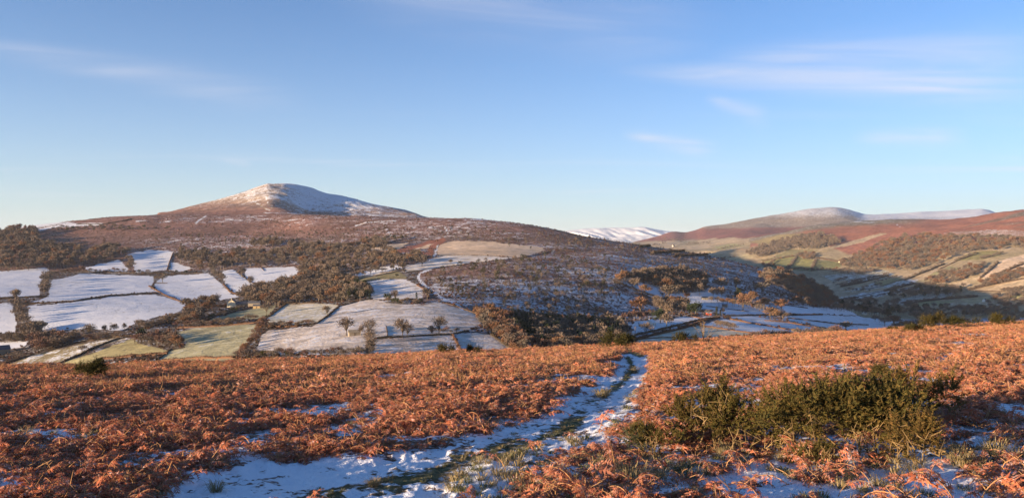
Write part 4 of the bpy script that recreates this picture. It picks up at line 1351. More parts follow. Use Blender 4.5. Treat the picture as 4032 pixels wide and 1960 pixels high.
# --- trees that stand out
for px, py, h, k, lab, w in (
        (1362, 1322, 72, 'open', 'large round bare oak in the frosted field above the stone barn', 1.05),
        (1420, 1322, 36, 'ash', 'small thin bare tree just behind the stone barn', .8),
        (1452, 1322, 62, 'open', 'tall bare tree between the stone barn and the hedge corner', .9),
        (1585, 1330, 74, 'open', 'tall lacy bare tree left of its pair on the frosted hedge line', 1.0),
        (1606, 1328, 52, 'open', 'shorter bare tree leaning on the tall lacy tree', 1.0),
        (1728, 1320, 72, 'open', 'tall lacy bare tree right of its pair on the frosted hedge line', 1.1),
        (1700, 1322, 42, 'open', 'rounded bare tree beside the right tall lacy tree', 1.0),
        (1288, 1244, 40, 'open', 'bare tree on the wall between the two frosted fields', 1.1),
        (1050, 1240, 46, 'open', 'slender bare tree at the hedge corner below the barns', .9),
        (1096, 1208, 50, 'ash', 'tall bare tree at the edge of the wood behind the barns', 1.1),
        (1555, 1188, 46, 'open', 'round bare tree above the large frosted field', 1.0),
        (1640, 1190, 36, 'spruce', 'small dark conifer in the hedge above the large frosted field', 1.1),
        (1528, 1190, 36, 'holly', 'dark bush at the left end of the upper hedge', 1.0),
        (1682, 1182, 48, 'oak', 'gnarled bare tree beside the white track', .9),
        (410, 1312, 30, 'ash', 'first small tree of the row below the great snow field', .9),
        (449, 1306, 30, 'oak', 'rounded small tree of the row below the great snow field', .9),
        (490, 1300, 26, 'ash', 'last small tree of the row below the great snow field', .8),
        (548, 1292, 34, 'oak', 'bushy tree where the lane leaves the great snow field', 1.1),
        (350, 1326, 50, 'open', 'bare tree rising from the dark hedge below the great snow field', 1.1),
        (327, 1392, 30, 'bush', 'pale round bush alone on the lower field boundary', 1.0),
        (68, 1416, 34, 'bush', 'pale round bush at the far lower left of the fields', 1.0),
        (556, 1346, 50, 'yew', 'dark pine at the left end of the copse in the green field', .9),
        (690, 1372, 52, 'rust', 'orange conical tree at the right end of the copse in the green field', .8),
        (735, 1225, 50, 'oak', 'bare tree above the lane left of the farmhouse', 1.1),
        (830, 1212, 26, 'spruce', 'dark green conifer left of the farmhouse', 1.0),
        (797, 1228, 24, 'spruce', 'smaller dark conifer left of the farmhouse', 1.0),
        (985, 1128, 40, 'open', 'round bare tree between the two upper snow fields', .9),
        (640, 1112, 34, 'oak', 'bushy tree at the corner of three snow fields', 1.2),
        (953, 1090, 36, 'ash', 'narrow brown tree in the hedge of the upper snow fields', 1.0),
        (1775, 1040, 18, 'ash', 'tiny lone tree on the bright snow strip', 1.1),
        (1662, 1048, 36, 'oak', 'spreading bare tree at the left of the bright snow strip', 1.3),
        (1548, 1062, 46, 'oak', 'big round bare tree at the end of the stone walls', 1.2),
        (1585, 1068, 36, 'oak', 'brown tree at the corner of the stone walls', 1.0),
        (1562, 1090, 12, 'holly', 'tiny dark bush on the dry grass strip', 1.4),
        (2600, 1272, 56, 'yew', 'dark evergreen tree behind the sunlit green tree', .9),
        (2625, 1294, 56, 'ash', 'sunlit yellowish green tree standing in the snow by the lane', 1.15),
        (2520, 1238, 66, 'rust', 'large round orange tree at the foot of the moor', 1.2),
        (2622, 1146, 46, 'rust', 'orange crowned oak above the valley wood', 1.2),
        (2632, 1182, 58, 'oak', 'big brown oak in the middle of the valley slope', 1.2),
        (2650, 1212, 44, 'rust', 'orange tree left of the brown clump in the hamlet', 1.0),
        (2740, 1242, 52, 'yew', 'tall dark evergreen left of the red shed', 1.0),
        (2722, 1240, 44, 'yew', 'dark evergreen close to the tall one beside the shed', 1.0),
        (2822, 1243, 34, 'cypress', 'pointed green cypress right of the red shed', 1.1),
        (2836, 1244, 24, 'cypress', 'smaller green cypress right of the red shed', 1.2),
        (2845, 1238, 26, 'ash', 'pale bare tree right of the green cypresses', 1.0),
        (2703, 1178, 26, 'rust', 'small orange round tree on the snow of the upper valley', 1.2),
        (2755, 1160, 40, 'ash', 'dark bare tree at the edge of the valley wood', 1.0),
        (2838, 1140, 44, 'oak', 'wide tawny oak on the snowy valley side', 1.2),
        (2842, 1176, 44, 'oak', 'tawny oak below the wide one on the valley side', 1.0),
        (2808, 1174, 40, 'oak', 'tawny oak left of the wide one on the valley side', .9),
        (2900, 1140, 40, 'ash', 'upright tawny tree above the dark conifer', 1.2),
        (2905, 1182, 44, 'yew', 'dark conifer on the snowy valley side', .8),
        (3000, 1160, 48, 'oak', 'large tawny oak on the upper valley side', 1.2),
        (2925, 1222, 62, 'rust', 'broad orange oak at the top of the snow meadow', 1.0),
        (2960, 1196, 46, 'rust', 'orange oak behind the broad one', 1.0),
        (3008, 1218, 42, 'rust', 'orange oak in the middle of the meadow hedge', 1.2),
        (3074, 1228, 48, 'rust', 'round orange oak right of the meadow hedge', 1.2),
        (3034, 1262, 50, 'rust', 'lone orange oak standing in the snow meadow', 1.1),
        (3082, 1266, 38, 'oak', 'tawny tree close to the lone orange oak', 1.1),
        (3095, 1120, 42, 'rust', 'big rounded golden tree on the dark shoulder', 1.4),
        (3130, 1132, 36, 'rust', 'golden tree right of the big rounded one', 1.3),
        (3170, 1180, 42, 'rust', 'golden tree low on the dark shoulder', 1.3),
        (3028, 1112, 34, 'oak', 'tawny round tree left of the golden trees', 1.2),
        (2440, 1118, 38, 'rust', 'orange oak at the left corner of the valley wood', 1.1),
        (2500, 1138, 42, 'oak', 'tawny tree on the snow strip under the valley wood', 1.0),
        (2538, 1160, 36, 'rust', 'orange trees low on the snow strip under the valley wood', 1.2),
        (2545, 1320, 46, 'bush', 'golden round tree at the right end of the ravine wood', .8),
        (3498, 1248, 46, 'cypress', 'tall sunlit larch left of the shaded valley', 1.1),
        (3522, 1284, 40, 'rust', 'large round orange tree just beyond the near slope', 1.3),
        (3484, 1284, 34, 'oak', 'tawny tree left of the large round orange tree', 1.2),
        (3612, 1268, 42, 'oak', 'tawny tree beyond the near slope right of the orange trees', 1.3),
        (3446, 1266, 24, 'oak', 'small tawny tree in the right snow meadow', 1.1),
        (3330, 1300, 32, 'oak', 'wide flat topped tree beyond the near slope', 1.6),
        (3805, 1290, 34, 'rust', 'orange tree top behind the gorse on the near slope', 1.2)):
    plant(px, py, h, k, lab, None, w, True)
# --- woods, copses and hedgerow trees
WL = lambda s: s
wood([(0, 925), (60, 915), (140, 912), (150, 960), (300, 985), (480, 985), (510, 1010), (340, 1050), (200, 1060), (0, 1072)], 150, DEC + [('birch', 1)], (22, 36), 'brown bare tree in the wood along the left edge of the moor', 'trees of the left hillside wood', 9, 4)
wood([(0, 915), (110, 912), (140, 925), (0, 960)], 26, [('spruce', 1)], (15, 24), 'dark spruce at the top of the left hillside wood', 'spruces of the left hillside wood', 7, 3)
wood([(230, 900), (400, 893), (520, 893), (700, 902), (680, 910), (400, 907), (190, 912)], 30, [('bush', 2), ('oak', 2), ('holly', 1)], (8, 15), 'low brown tree below the white ridge fields', 'trees below the ridge fields', 9, 2)
wood([(685, 1000), (960, 1000), (1000, 1005), (1170, 975), (1400, 975), (1440, 955), (1500, 960), (1560, 1020), (1590, 1045), (1350, 1072), (1160, 1050), (960, 1058), (770, 1066), (700, 1030)], 190, DEC + [('oak', 2)], (22, 34), 'brown bare tree in the long wood above the snow fields', 'trees of the long wood above the fields', 9, 4)
wood([(985, 965), (1090, 950), (1120, 975), (1000, 985)], 12, DEC, (22, 30), 'bare tree in the clump reaching up onto the moor', 'trees of the clump on the moor', 10, 4)
wood([(1440, 945), (1480, 938), (1560, 940), (1600, 935), (1610, 942), (1500, 955)], 14, [('oak', 2), ('holly', 1)], (10, 18), 'small tree on the moor edge above the tan fields', 'small trees above the tan fields', 8, 2)
wood([(970, 1200), (930, 1180), (960, 1172), (1060, 1135), (1120, 1130), (1200, 1098), (1170, 1070), (1340, 1072), (1300, 1092), (1360, 1095), (1400, 1130), (1450, 1150), (1460, 1182), (1330, 1196), (1130, 1200), (1060, 1212)], 120, DEC + [('oak', 1)], (30, 48), 'brown bare tree in the sloping wood behind the farm', 'trees of the sloping wood behind the farm', 11, 5)
wood([(1330, 1140), (1450, 1130), (1460, 1182), (1360, 1190)], 16, [('yew', 2), ('holly', 1), ('spruce', 1)], (24, 38), 'dark evergreen at the right end of the farm wood', 'evergreens of the farm wood', 11, 5)
wood([(715, 1275), (730, 1235), (800, 1200), (850, 1195), (850, 1205), (790, 1262), (735, 1285)], 28, [('oak', 3), ('rust', 2)], (26, 42), 'bare tree in the copse along the farm lane', 'trees along the farm lane', 12, 5)
row([(800, 1262), (960, 1215)], 13, [('bush', 2), ('holly', 1)], (13, 19), 'low tree in the avenue below the farmhouse', 'low trees below the farmhouse')
row([(690, 1290), (800, 1285), (900, 1280), (1010, 1262)], 22, [('bush', 3), ('rbush', 2)], (22, 30), 'brown bush in the hedge between the two green fields', 'bushes between the green fields')
row([(1062, 1290), (1160, 1288), (1235, 1278)], 13, [('bush', 3), ('rbush', 1)], (18, 28), 'brown bush in the hedge under the small frosted field', 'bushes under the small frosted field')
row([(1040, 1262), (1020, 1300), (995, 1350), (965, 1380), (940, 1412)], 17, [('rbush', 3), ('rust', 1)], (22, 34), 'rust brown bush in the hedge right of the green field', 'rust bushes right of the green field')
row([(930, 1412), (1040, 1406), (1150, 1404)], 13, [('bush', 3), ('rbush', 1), ('holly', 1)], (26, 42), 'dark bush in the left half of the hedge behind the near slope', 'bushes behind the near slope, left')
row([(1185, 1402), (1300, 1402), (1440, 1402)], 15, [('bush', 3), ('rbush', 1)], (24, 40), 'dark bush in the right half of the hedge behind the near slope', 'bushes behind the near slope, right')
row([(1450, 1325), (1460, 1360), (1452, 1402)], 9, [('ash', 1), ('bush', 2)], (30, 46), 'bare tree in the upright hedgerow above the near slope', 'hedgerow trees above the near slope')
row([(1690, 1310), (1800, 1312)], 7, [('bush', 1), ('rbush', 1)], (14, 26), 'brown bush in the hedge under the tall lacy trees', 'bushes under the tall lacy trees')
row([(1525, 1192), (1600, 1196), (1665, 1192)], 10, [('bush', 1), ('holly', 1)], (14, 26), 'bush in the hedge above the large frosted field', 'bushes above the large frosted field')
row([(195, 1090), (178, 1125), (175, 1170)], 9, [('oak', 1), ('bush', 2)], (28, 44), 'bare tree in the hedgerow between the first two snow fields', 'hedgerow trees of the upper left snow fields')
row([(210, 1088), (280, 1078), (335, 1068)], 10, [('rbush', 2), ('bush', 1)], (18, 28), 'reddish bush along the top of the second snow field', 'bushes along the top of the second snow field')
row([(62, 1170), (68, 1215), (80, 1260), (105, 1290)], 10, [('ash', 1), ('bush', 2)], (32, 52), 'bare tree in the hedgerow near the left edge of the fields', 'hedgerow trees near the left edge')
wood([(90, 1320), (120, 1295), (170, 1305), (140, 1335), (100, 1340)], 8, [('bush', 2), ('oak', 1)], (34, 48), 'round brown tree at the lower end of the left hedgerow', 'round trees below the left hedgerow', 12, 5)
wood([(0, 1345), (60, 1335), (120, 1340), (60, 1348), (0, 1348)], 10, [('bush', 1), ('oak', 1)], (24, 36), 'bare tree in the dark hedge at the left edge', 'dark hedge trees at the left edge', 12, 4)
wood([(110, 1380), (140, 1345), (220, 1340), (300, 1348), (240, 1368), (150, 1390)], 24, [('oak', 2), ('rbush', 2)], (30, 48), 'brown tree in the copse at the lower left', 'trees of the lower left copse', 11, 4)
row([(300, 1345), (390, 1338), (480, 1328)], 13, [('bush', 2), ('rbush', 1)], (18, 30), 'dark bush in the hedge running right from the lower left copse', 'hedge bushes right of the lower left copse')
wood([(530, 1352), (620, 1335), (700, 1345), (720, 1368), (620, 1362)], 20, [('oak', 2), ('rbush', 2), ('birch', 1)], (26, 42), 'brown tree in the copse of the lower green field', 'trees of the copse in the green field', 10, 4)
row([(560, 1300), (640, 1275), (715, 1255)], 13, [('bush', 1), ('oak', 1)], (18, 34), 'bare tree by the lane from the farm', 'lane trees below the great snow field')
row([(505, 1065), (520, 1045), (508, 1030)], 6, [('oak', 1), ('bush', 1)], (22, 34), 'bare tree left of the steep upper snow field', 'trees left of the steep snow field')
row([(830, 1072), (850, 1088), (880, 1112)], 8, [('oak', 1), ('bush', 1)], (22, 34), 'bare tree in the slanting hedge between snow fields', 'hedge trees between upper snow fields')
row([(345, 1072), (470, 1072), (610, 1082), (760, 1074)], 22, [('bush', 2), ('holly', 1), ('rbush', 1)], (9, 18), 'bush in the hedge along the tops of the snow fields', 'bushes along the tops of the snow fields')
row([(1240, 1112), (1370, 1100)], 9, [('bush', 1), ('oak', 1)], (14, 26), 'small tree on the dry grass strips above the farm wood', 'trees on the dry grass strips')
row([(1400, 1092), (1560, 1060)], 10, [('bush', 1), ('ash', 1)], (12, 28), 'small tree along the upper stone wall', 'trees along the upper stone wall')
wood([(1420, 1040), (1500, 1010), (1640, 1010), (1690, 1030), (1560, 1050), (1430, 1065)], 26, DEC, (20, 36), 'bare tree in the clump left of the bright snow strip', 'trees left of the bright snow strip', 10, 4)
# ravine and valley on the right
wood([(1895, 1290), (1880, 1245), (1960, 1255), (2020, 1290), (2060, 1360), (2200, 1390), (2020, 1390), (1960, 1330)], 60, [('oak', 2), ('rust', 2), ('birch', 2)], (34, 54), 'tawny bare tree on the left bank of the ravine', 'tawny trees of the ravine', 12, 5)
wood([(1955, 1262), (2100, 1262), (2120, 1300), (2060, 1330), (1990, 1310)], 46, [('spruce', 1)], (34, 52), 'dark spruce in the ravine plantation', 'spruces of the ravine', 8, 4)
wood([(2090, 1275), (2300, 1280), (2450, 1290), (2470, 1330), (2440, 1345), (2300, 1365), (2120, 1375), (2080, 1320)], 150, [('oak', 3), ('ash', 2), ('spruce', 3), ('yew', 1)], (38, 54), 'shaded dark tree in the ravine wood', 'shaded trees of the ravine', 12, 5)  # extra dark spruces added here stand in for the deep shade of the ravine
wood([(2130, 1390), (2250, 1365), (2350, 1352), (2460, 1345), (2460, 1365), (2300, 1392)], 26, [('oak', 2), ('bush', 1), ('rust', 1)], (34, 52), 'tawny tree at the near lip of the ravine', 'trees at the near lip of the ravine', 14, 5)
row([(2090, 1262), (2250, 1270), (2420, 1282)], 18, [('birch', 3), ('rust', 1)], (24, 38), 'reddish birch along the top of the ravine wood', 'birches along the ravine')
row([(2450, 1262), (2570, 1255)], 12, [('birch', 2), ('oak', 1)], (26, 40), 'reddish birch below the large round orange tree', 'birches below the large orange tree')
wood([(2420, 1110), (2500, 1095), (2620, 1075), (2740, 1085), (2790, 1110), (2780, 1150), (2660, 1160), (2600, 1130), (2520, 1112)], 90, DEC + [('rust', 1)], (26, 42), 'brown bare tree in the wood above the hamlet', 'trees of the wood above the hamlet', 11, 5)
row([(2425, 1120), (2500, 1150), (2590, 1175)], 15, [('bush', 2), ('rbush', 1)], (8, 15), 'low bush on the bank under the valley wood', 'low bushes under the valley wood')
wood([(2560, 1205), (2650, 1195), (2720, 1215), (2700, 1242), (2620, 1245)], 22, [('oak', 2), ('ash', 1)], (30, 44), 'bare brown tree among the houses of the hamlet', 'trees among the hamlet', 12, 5)
row([(2760, 1238), (2810, 1240)], 5, [('bush', 1), ('oak', 1)], (14, 24), 'dark bush behind the red shed', 'bushes behind the red shed')
row([(2815, 1282), (2895, 1300)], 10, [('bush', 3)], (16, 26), 'round brown bush of the clump in the near snow meadow', 'bush clump in the near snow meadow')
wood([(2990, 1090), (3080, 1075), (3150, 1110), (3240, 1150), (3300, 1205), (3200, 1205), (3080, 1150), (3020, 1120)], 80, [('oak', 3), ('rust', 1)], (24, 38), 'dark bare tree on the steep right shoulder', 'trees of the steep right shoulder', 11, 5)
row([(2800, 1190), (2900, 1205), (3000, 1225)], 14, [('oak', 1), ('rust', 1), ('bush', 1)], (18, 32), 'tawny tree along the upper meadow hedge', 'trees along the upper meadow hedge')
row([(3120, 1195), (3230, 1215), (3330, 1225)], 16, [('oak', 2), ('rust', 2)], (24, 38), 'tawny tree along the foot of the steep shoulder', 'trees at the foot of the shoulder')
row([(3310, 1222), (3400, 1236), (3500, 1250)], 18, [('oak', 2), ('yew', 2)], (24, 36), 'dark tree in the belt behind the white house', 'tree belt behind the white house')
row([(2960, 1340), (3060, 1336), (3180, 1330), (3300, 1318)], 26, [('bush', 2), ('rbush', 2)], (24, 44), 'brown bush top showing over the edge of the near slope', 'bushes over the edge of the near slope')
row([(3520, 1300), (3620, 1290), (3720, 1285)], 12, [('oak', 1), ('rust', 1)], (22, 36), 'orange brown tree top beyond the gorse', 'tree tops beyond the gorse')
# across the valley
FARK = [('oak', 4), ('rust', 2)]
wood([(2930, 1010), (3000, 975), (3150, 938), (3220, 925), (3300, 950), (3310, 965), (3200, 985), (3090, 985), (3010, 1015)], 170, [('oak', 1), ('ash', 1)], (14, 22), 'grey brown tree in the wood across the valley', 'trees of the wood across the valley', 6, 3)
wood([(3400, 1000), (3480, 960), (3560, 935), (3700, 935), (3900, 940), (4032, 945), (4090, 960), (4090, 985), (3960, 985), (3800, 995), (3700, 1035), (3560, 1075), (3470, 1060), (3300, 1060), (3300, 1040)], 300, FARK, (15, 24), 'tawny tree scattered over the far sunny slope', 'trees of the far sunny slope', 8, 4)
wood([(3140, 1010), (3210, 1000), (3220, 1020), (3170, 1028)], 18, FARK, (12, 18), 'tawny tree in the copse above the far green fields', 'copse above the far green fields', 6, 3)
row([(3000, 1045), (3080, 1060), (3200, 1070), (3300, 1062)], 24, FARK, (9, 16), 'tree in the hedge below the far green fields', 'hedge trees below the far green fields')
row([(3050, 1022), (3160, 1004)], 12, FARK, (6, 10), 'tree in the hedge above the far green fields', 'hedge trees above the far green fields')
wood([(3650, 1110), (3700, 1085), (3800, 1060), (3880, 1040), (3860, 1075), (3780, 1110), (3700, 1125)], 40, FARK, (14, 24), 'tawny tree in the copses right of the big shadow', 'copses right of the big shadow', 9, 4)
wood([(3850, 1115), (3960, 1085), (4032, 1068), (4080, 1075), (3980, 1110), (3870, 1135)], 36, FARK, (14, 24), 'tawny tree on the far slope near the right edge', 'far slope trees near the right edge', 9, 4)
wood([(3880, 1190), (3960, 1150), (4060, 1130), (4090, 1180), (4000, 1215), (4060, 1250), (3960, 1280), (3900, 1230)], 44, FARK, (16, 26), 'tawny tree low on the right of the valley', 'low trees right of the valley', 10, 5)
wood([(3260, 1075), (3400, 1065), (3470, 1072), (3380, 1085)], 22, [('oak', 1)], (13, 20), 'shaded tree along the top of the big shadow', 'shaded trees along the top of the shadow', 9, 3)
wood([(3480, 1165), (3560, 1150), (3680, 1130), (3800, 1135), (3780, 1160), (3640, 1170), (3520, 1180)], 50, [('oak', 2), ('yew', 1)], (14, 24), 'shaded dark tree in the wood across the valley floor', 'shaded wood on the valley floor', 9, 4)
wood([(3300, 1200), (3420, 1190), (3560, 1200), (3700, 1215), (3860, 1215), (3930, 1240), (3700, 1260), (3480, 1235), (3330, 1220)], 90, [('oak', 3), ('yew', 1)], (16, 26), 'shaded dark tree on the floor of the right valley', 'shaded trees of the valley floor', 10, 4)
for ln in ([(3280, 1118), (3330, 1100)], [(3350, 1115), (3420, 1105)], [(3390, 1138), (3470, 1125)], [(3440, 1118), (3540, 1092)], [(3320, 1145), (3430, 1148)]):
    row(ln, 7, [('oak', 1), ('bush', 1)], (9, 16), 'shaded hedge tree across the valley', 'shaded hedge trees across the valley', 3, 1.5)
for ln in ([(2520, 975), (2620, 962)], [(2560, 1000), (2700, 990)], [(2700, 965), (2800, 958)], [(2600, 945), (2700, 950)], [(2640, 1005), (2800, 1000)], [(2820, 985), (2930, 968)], [(2780, 1030), (2900, 1010)]):
    row(ln, 13, [('oak', 1), ('bush', 1)], (5, 10), 'tiny tree in the far hedges left of the big hill', 'trees of the far fields below the big hill', 4, 3)
for k, ln in enumerate(([(3010, 1058), (3050, 1030)], [(3100, 1062), (3140, 1012)], [(3195, 1068), (3215, 1020)], [(3560, 1105), (3720, 1040)], [(3640, 1104), (3760, 1075)], [(3790, 1100), (3860, 1060)], [(3860, 1096), (3930, 1035)],
                        [(3905, 1090), (4030, 1040)], [(3815, 1143), (3905, 1122)], [(3940, 1148), (4032, 1136)], [(3760, 1030), (3850, 1000)], [(3860, 1024), (3950, 1000)], [(3900, 1182), (4032, 1160)], [(3940, 1225), (4032, 1200)],
                        [(3310, 1130), (3400, 1112)], [(3420, 1102), (3500, 1085)], [(3480, 1148), (3600, 1118)], [(3600, 1128), (3720, 1108)], [(3300, 1190), (3380, 1176)], [(3400, 1180), (3560, 1150)], [(3560, 1196), (3700, 1180)], [(3720, 1180), (3850, 1170)],
                        [(2950, 1000), (3060, 960)], [(2990, 1015), (3100, 985)])):
    row(ln, 16, [('oak', 1), ('bush', 2)], (8, 15), 'small tree in a hedge of the far slopes, line ' + ORD[k], 'small hedge trees of the far slopes', 3, 1)
# shrubs of the moor
SHR = [('juniper', 3), ('thorn', 2)]
wood([(1660, 1090), (1850, 1045), (2150, 1010), (2350, 1050), (2480, 1100), (2440, 1200), (2380, 1255), (2100, 1250), (1880, 1210), (1700, 1120)], 230, SHR, (11, 28), 'shrub on the shaded moor right of the white track', 'shrubs of the shaded moor', 9, 4)
wood([(1650, 900), (2000, 900), (2200, 930), (2500, 985), (2800, 1030), (2980, 1080), (2900, 1095), (2600, 1060), (2300, 1020), (2150, 990), (1700, 935)], 120, SHR, (7, 15), 'shrub on the sunny red moor of the right shoulder', 'shrubs of the right shoulder', 12, 4)
wood([(560, 930), (1000, 915), (1500, 900), (1640, 930), (1420, 950), (1000, 960), (700, 985)], 130, SHR, (6, 13), 'shrub on the snowy moor under the white peak', 'shrubs of the moor under the peak', 12, 4)
row([(2320, 934), (2450, 956), (2600, 979), (2760, 1002), (2900, 1033)], 34, [('juniper', 1)], (5, 10), 'dark shrub on the skyline of the right shoulder', 'shrubs on the skyline of the shoulder', 6, 1)
for x, y, h in ((1653, 888, 12), (1594, 878, 9), (1844, 929, 10), (1990, 914, 9), (2060, 918, 8), (1916, 880, 7), (1080, 876, 8), (1092, 878, 9), (1055, 878, 5), (757, 892, 9), (915, 881, 6), (1356, 834, 8), (1230, 840, 5), (420, 857, 4), (550, 850, 4), (635, 845, 5), (2092, 890, 8), (2098, 890, 7)):
    plant(x, y, h, 'juniper', 'small dark shrub standing alone on the open hill', 'lone shrubs of the open hill')

COUNT_OF = {}
LIMIT = {'tree': 285, 'bush': 280, 'conifer': 200, 'shrub': 285}


def link_plants():
    by = {}
    for q in PLANTS:
        q['cat'] = SPECIES[q['kind']][1]
        by.setdefault(q['cat'], []).append(q)
    rest = {}
    for cat, lst in by.items():
        lst.sort(key=lambda q: (not q['big'], -q['px']))
        for i, q in enumerate(lst):
            name, _, shapes = SPECIES[q['kind']]
            k = rnd.randrange(len(shapes))
            yaw = rnd.uniform(0, 6.283)
            s = (q['h'] * q['w'] * rnd.uniform(.92, 1.1), q['h'] * q['w'] * rnd.uniform(.92, 1.1), q['h'])
            if i < LIMIT[cat]:
                if q['big']:
                    e = thing(name, q['label'], cat, q['p'], yaw)
                    e.scale = s
                    obj('trunk', shapes[k][0], e); obj('crown', shapes[k][1], e)
                else:
                    o = obj(name, shapes[k][2], label=q['label'], category=cat, group=q['group'])
                    o.location = q['p']; o.rotation_euler = (0, 0, yaw); o.scale = s
            else:
                rest.setdefault((q['group'], q['kind']), []).append((q, yaw, k))
    colls = {}
    for (grp, kind), lst in rest.items():
        name, cat, shapes = SPECIES[kind]
        if kind not in colls:
            colls[kind] = proto_coll('spread_' + name + '_' + kind, [s[2] for s in shapes])
        scatter('far_woodland' if cat != 'shrub' else 'moor_shrubs', [q['p'] for q, _, _ in lst], np.array([y for _, y, _ in lst]), np.zeros(len(lst)), [q['h'] for q, _, _ in lst], [k for _, _, k in lst], colls[kind],
                'the smaller of the ' + grp if grp else None)


for q in PLANTS:
    q['label'] = ' '.join(q['label'].split()[:16]) if q['label'] else q['label']
link_plants()

# low heather and bracken tussocks all over the moor
def moor_scrub():
    r = np.random.default_rng(77)
    protos = []
    for i in range(4):
        B = Buf()
        twig_cloud(B, np.random.default_rng(700 + i), 70, [0, 0, 0.35], [0.75, 0.75, 0.55], 0.45, 0.22, lumps=6, low=-0.6)
        protos.append(B.mesh('heather_tussock', [SCRUB_M]))
    cl = proto_coll('heather', protos)
    P = []
    n = 0
    rows = np.where((GSEG >= 4) & (GSEG <= 10))[0]
    z = ZONE[rows][:, 16:-16]
    ok = (z == 1) | (z == 2) | (z == 6)
    ok &= (z != 6)
    ii, jj = np.where(ok)
    area = (np.gradient(GD[rows][:, 16:-16], axis=0) * GD[rows][:, 16:-16])[ii, jj]
    wgt = np.clip(area, 0, None) * (0.15 + np.clip(fbm(GX[rows][:, 16:-16][ii, jj] / 45, GY[rows][:, 16:-16][ii, jj] / 45, 3, 88) + 0.25, 0, 1))
    wgt *= np.where(z[ii, jj] == 2, 0.12, 1.0)
    wgt *= (GD[rows][:, 16:-16][ii, jj]) ** -1.2
    wgt /= wgt.sum()
    pick = r.choice(len(ii), 26000, p=wgt)
    R = rows[ii[pick]]; Cc = jj[pick] + 16
    fu = r.random(len(pick)); fv = r.random(len(pick))
    R2 = np.minimum(R + 1, NR - 1); C2 = np.minimum(Cc + 1, NC - 1)
    lerp = lambda A: (A[R, Cc] * (1 - fu) + A[R2, Cc] * fu) * (1 - fv) + (A[R, C2] * (1 - fu) + A[R2, C2] * fu) * fv
    pts = np.stack([lerp(GX), lerp(GY), lerp(GZ)], 1)
    sc = 0.55 + 1.6 * r.random(len(pick)) ** 2.2
    scatter('moor_heather', pts, r.random(len(pick)) * 6.283, 0.05 * r.standard_normal(len(pick)), sc, r.integers(0, 4, len(pick)), cl, 'low heather and bracken tussocks dotting the snowy moor')


moor_scrub()
# ------------------------------------------------------------------ hedges and walls
HEDGE_M = leaf_material('hedge_twigs', [(0.075, 0.052, 0.036), (0.10, 0.066, 0.042), (0.06, 0.048, 0.034)], transl=0, island=False)
RUSTHEDGE_M = leaf_material('rusty_hedge', [(0.145, 0.078, 0.046), (0.12, 0.068, 0.044), (0.165, 0.09, 0.052)], transl=0, island=False)
WALL_M, _t, _b = new_mat('dry_stone')
_g = N(_t, 'ShaderNodeNewGeometry')
L(_t, mixrgb(_t, noise(_t, _g.outputs['Position'], 0.9, 3), (0.05, 0.045, 0.04), (0.13, 0.115, 0.10)), _b.inputs['Base Color'])


def ground_line(line, step=3.0):
    ln = np.array(line, float)
    cum = np.concatenate([[0], np.cumsum(np.hypot(*np.diff(ln, axis=0).T))])
    n = max(2, int(cum[-1] / step) + 1)
    out = []
    for s in np.linspace(0, cum[-1], n):
        g = ground(np.interp(s, cum, ln[:, 0]), np.interp(s, cum, ln[:, 1]))
        if g is not None:
            if not out or abs(g[1] - out[-1][1]) < 0.18 * g[1]:
                out.append(g)
    return np.array(out)


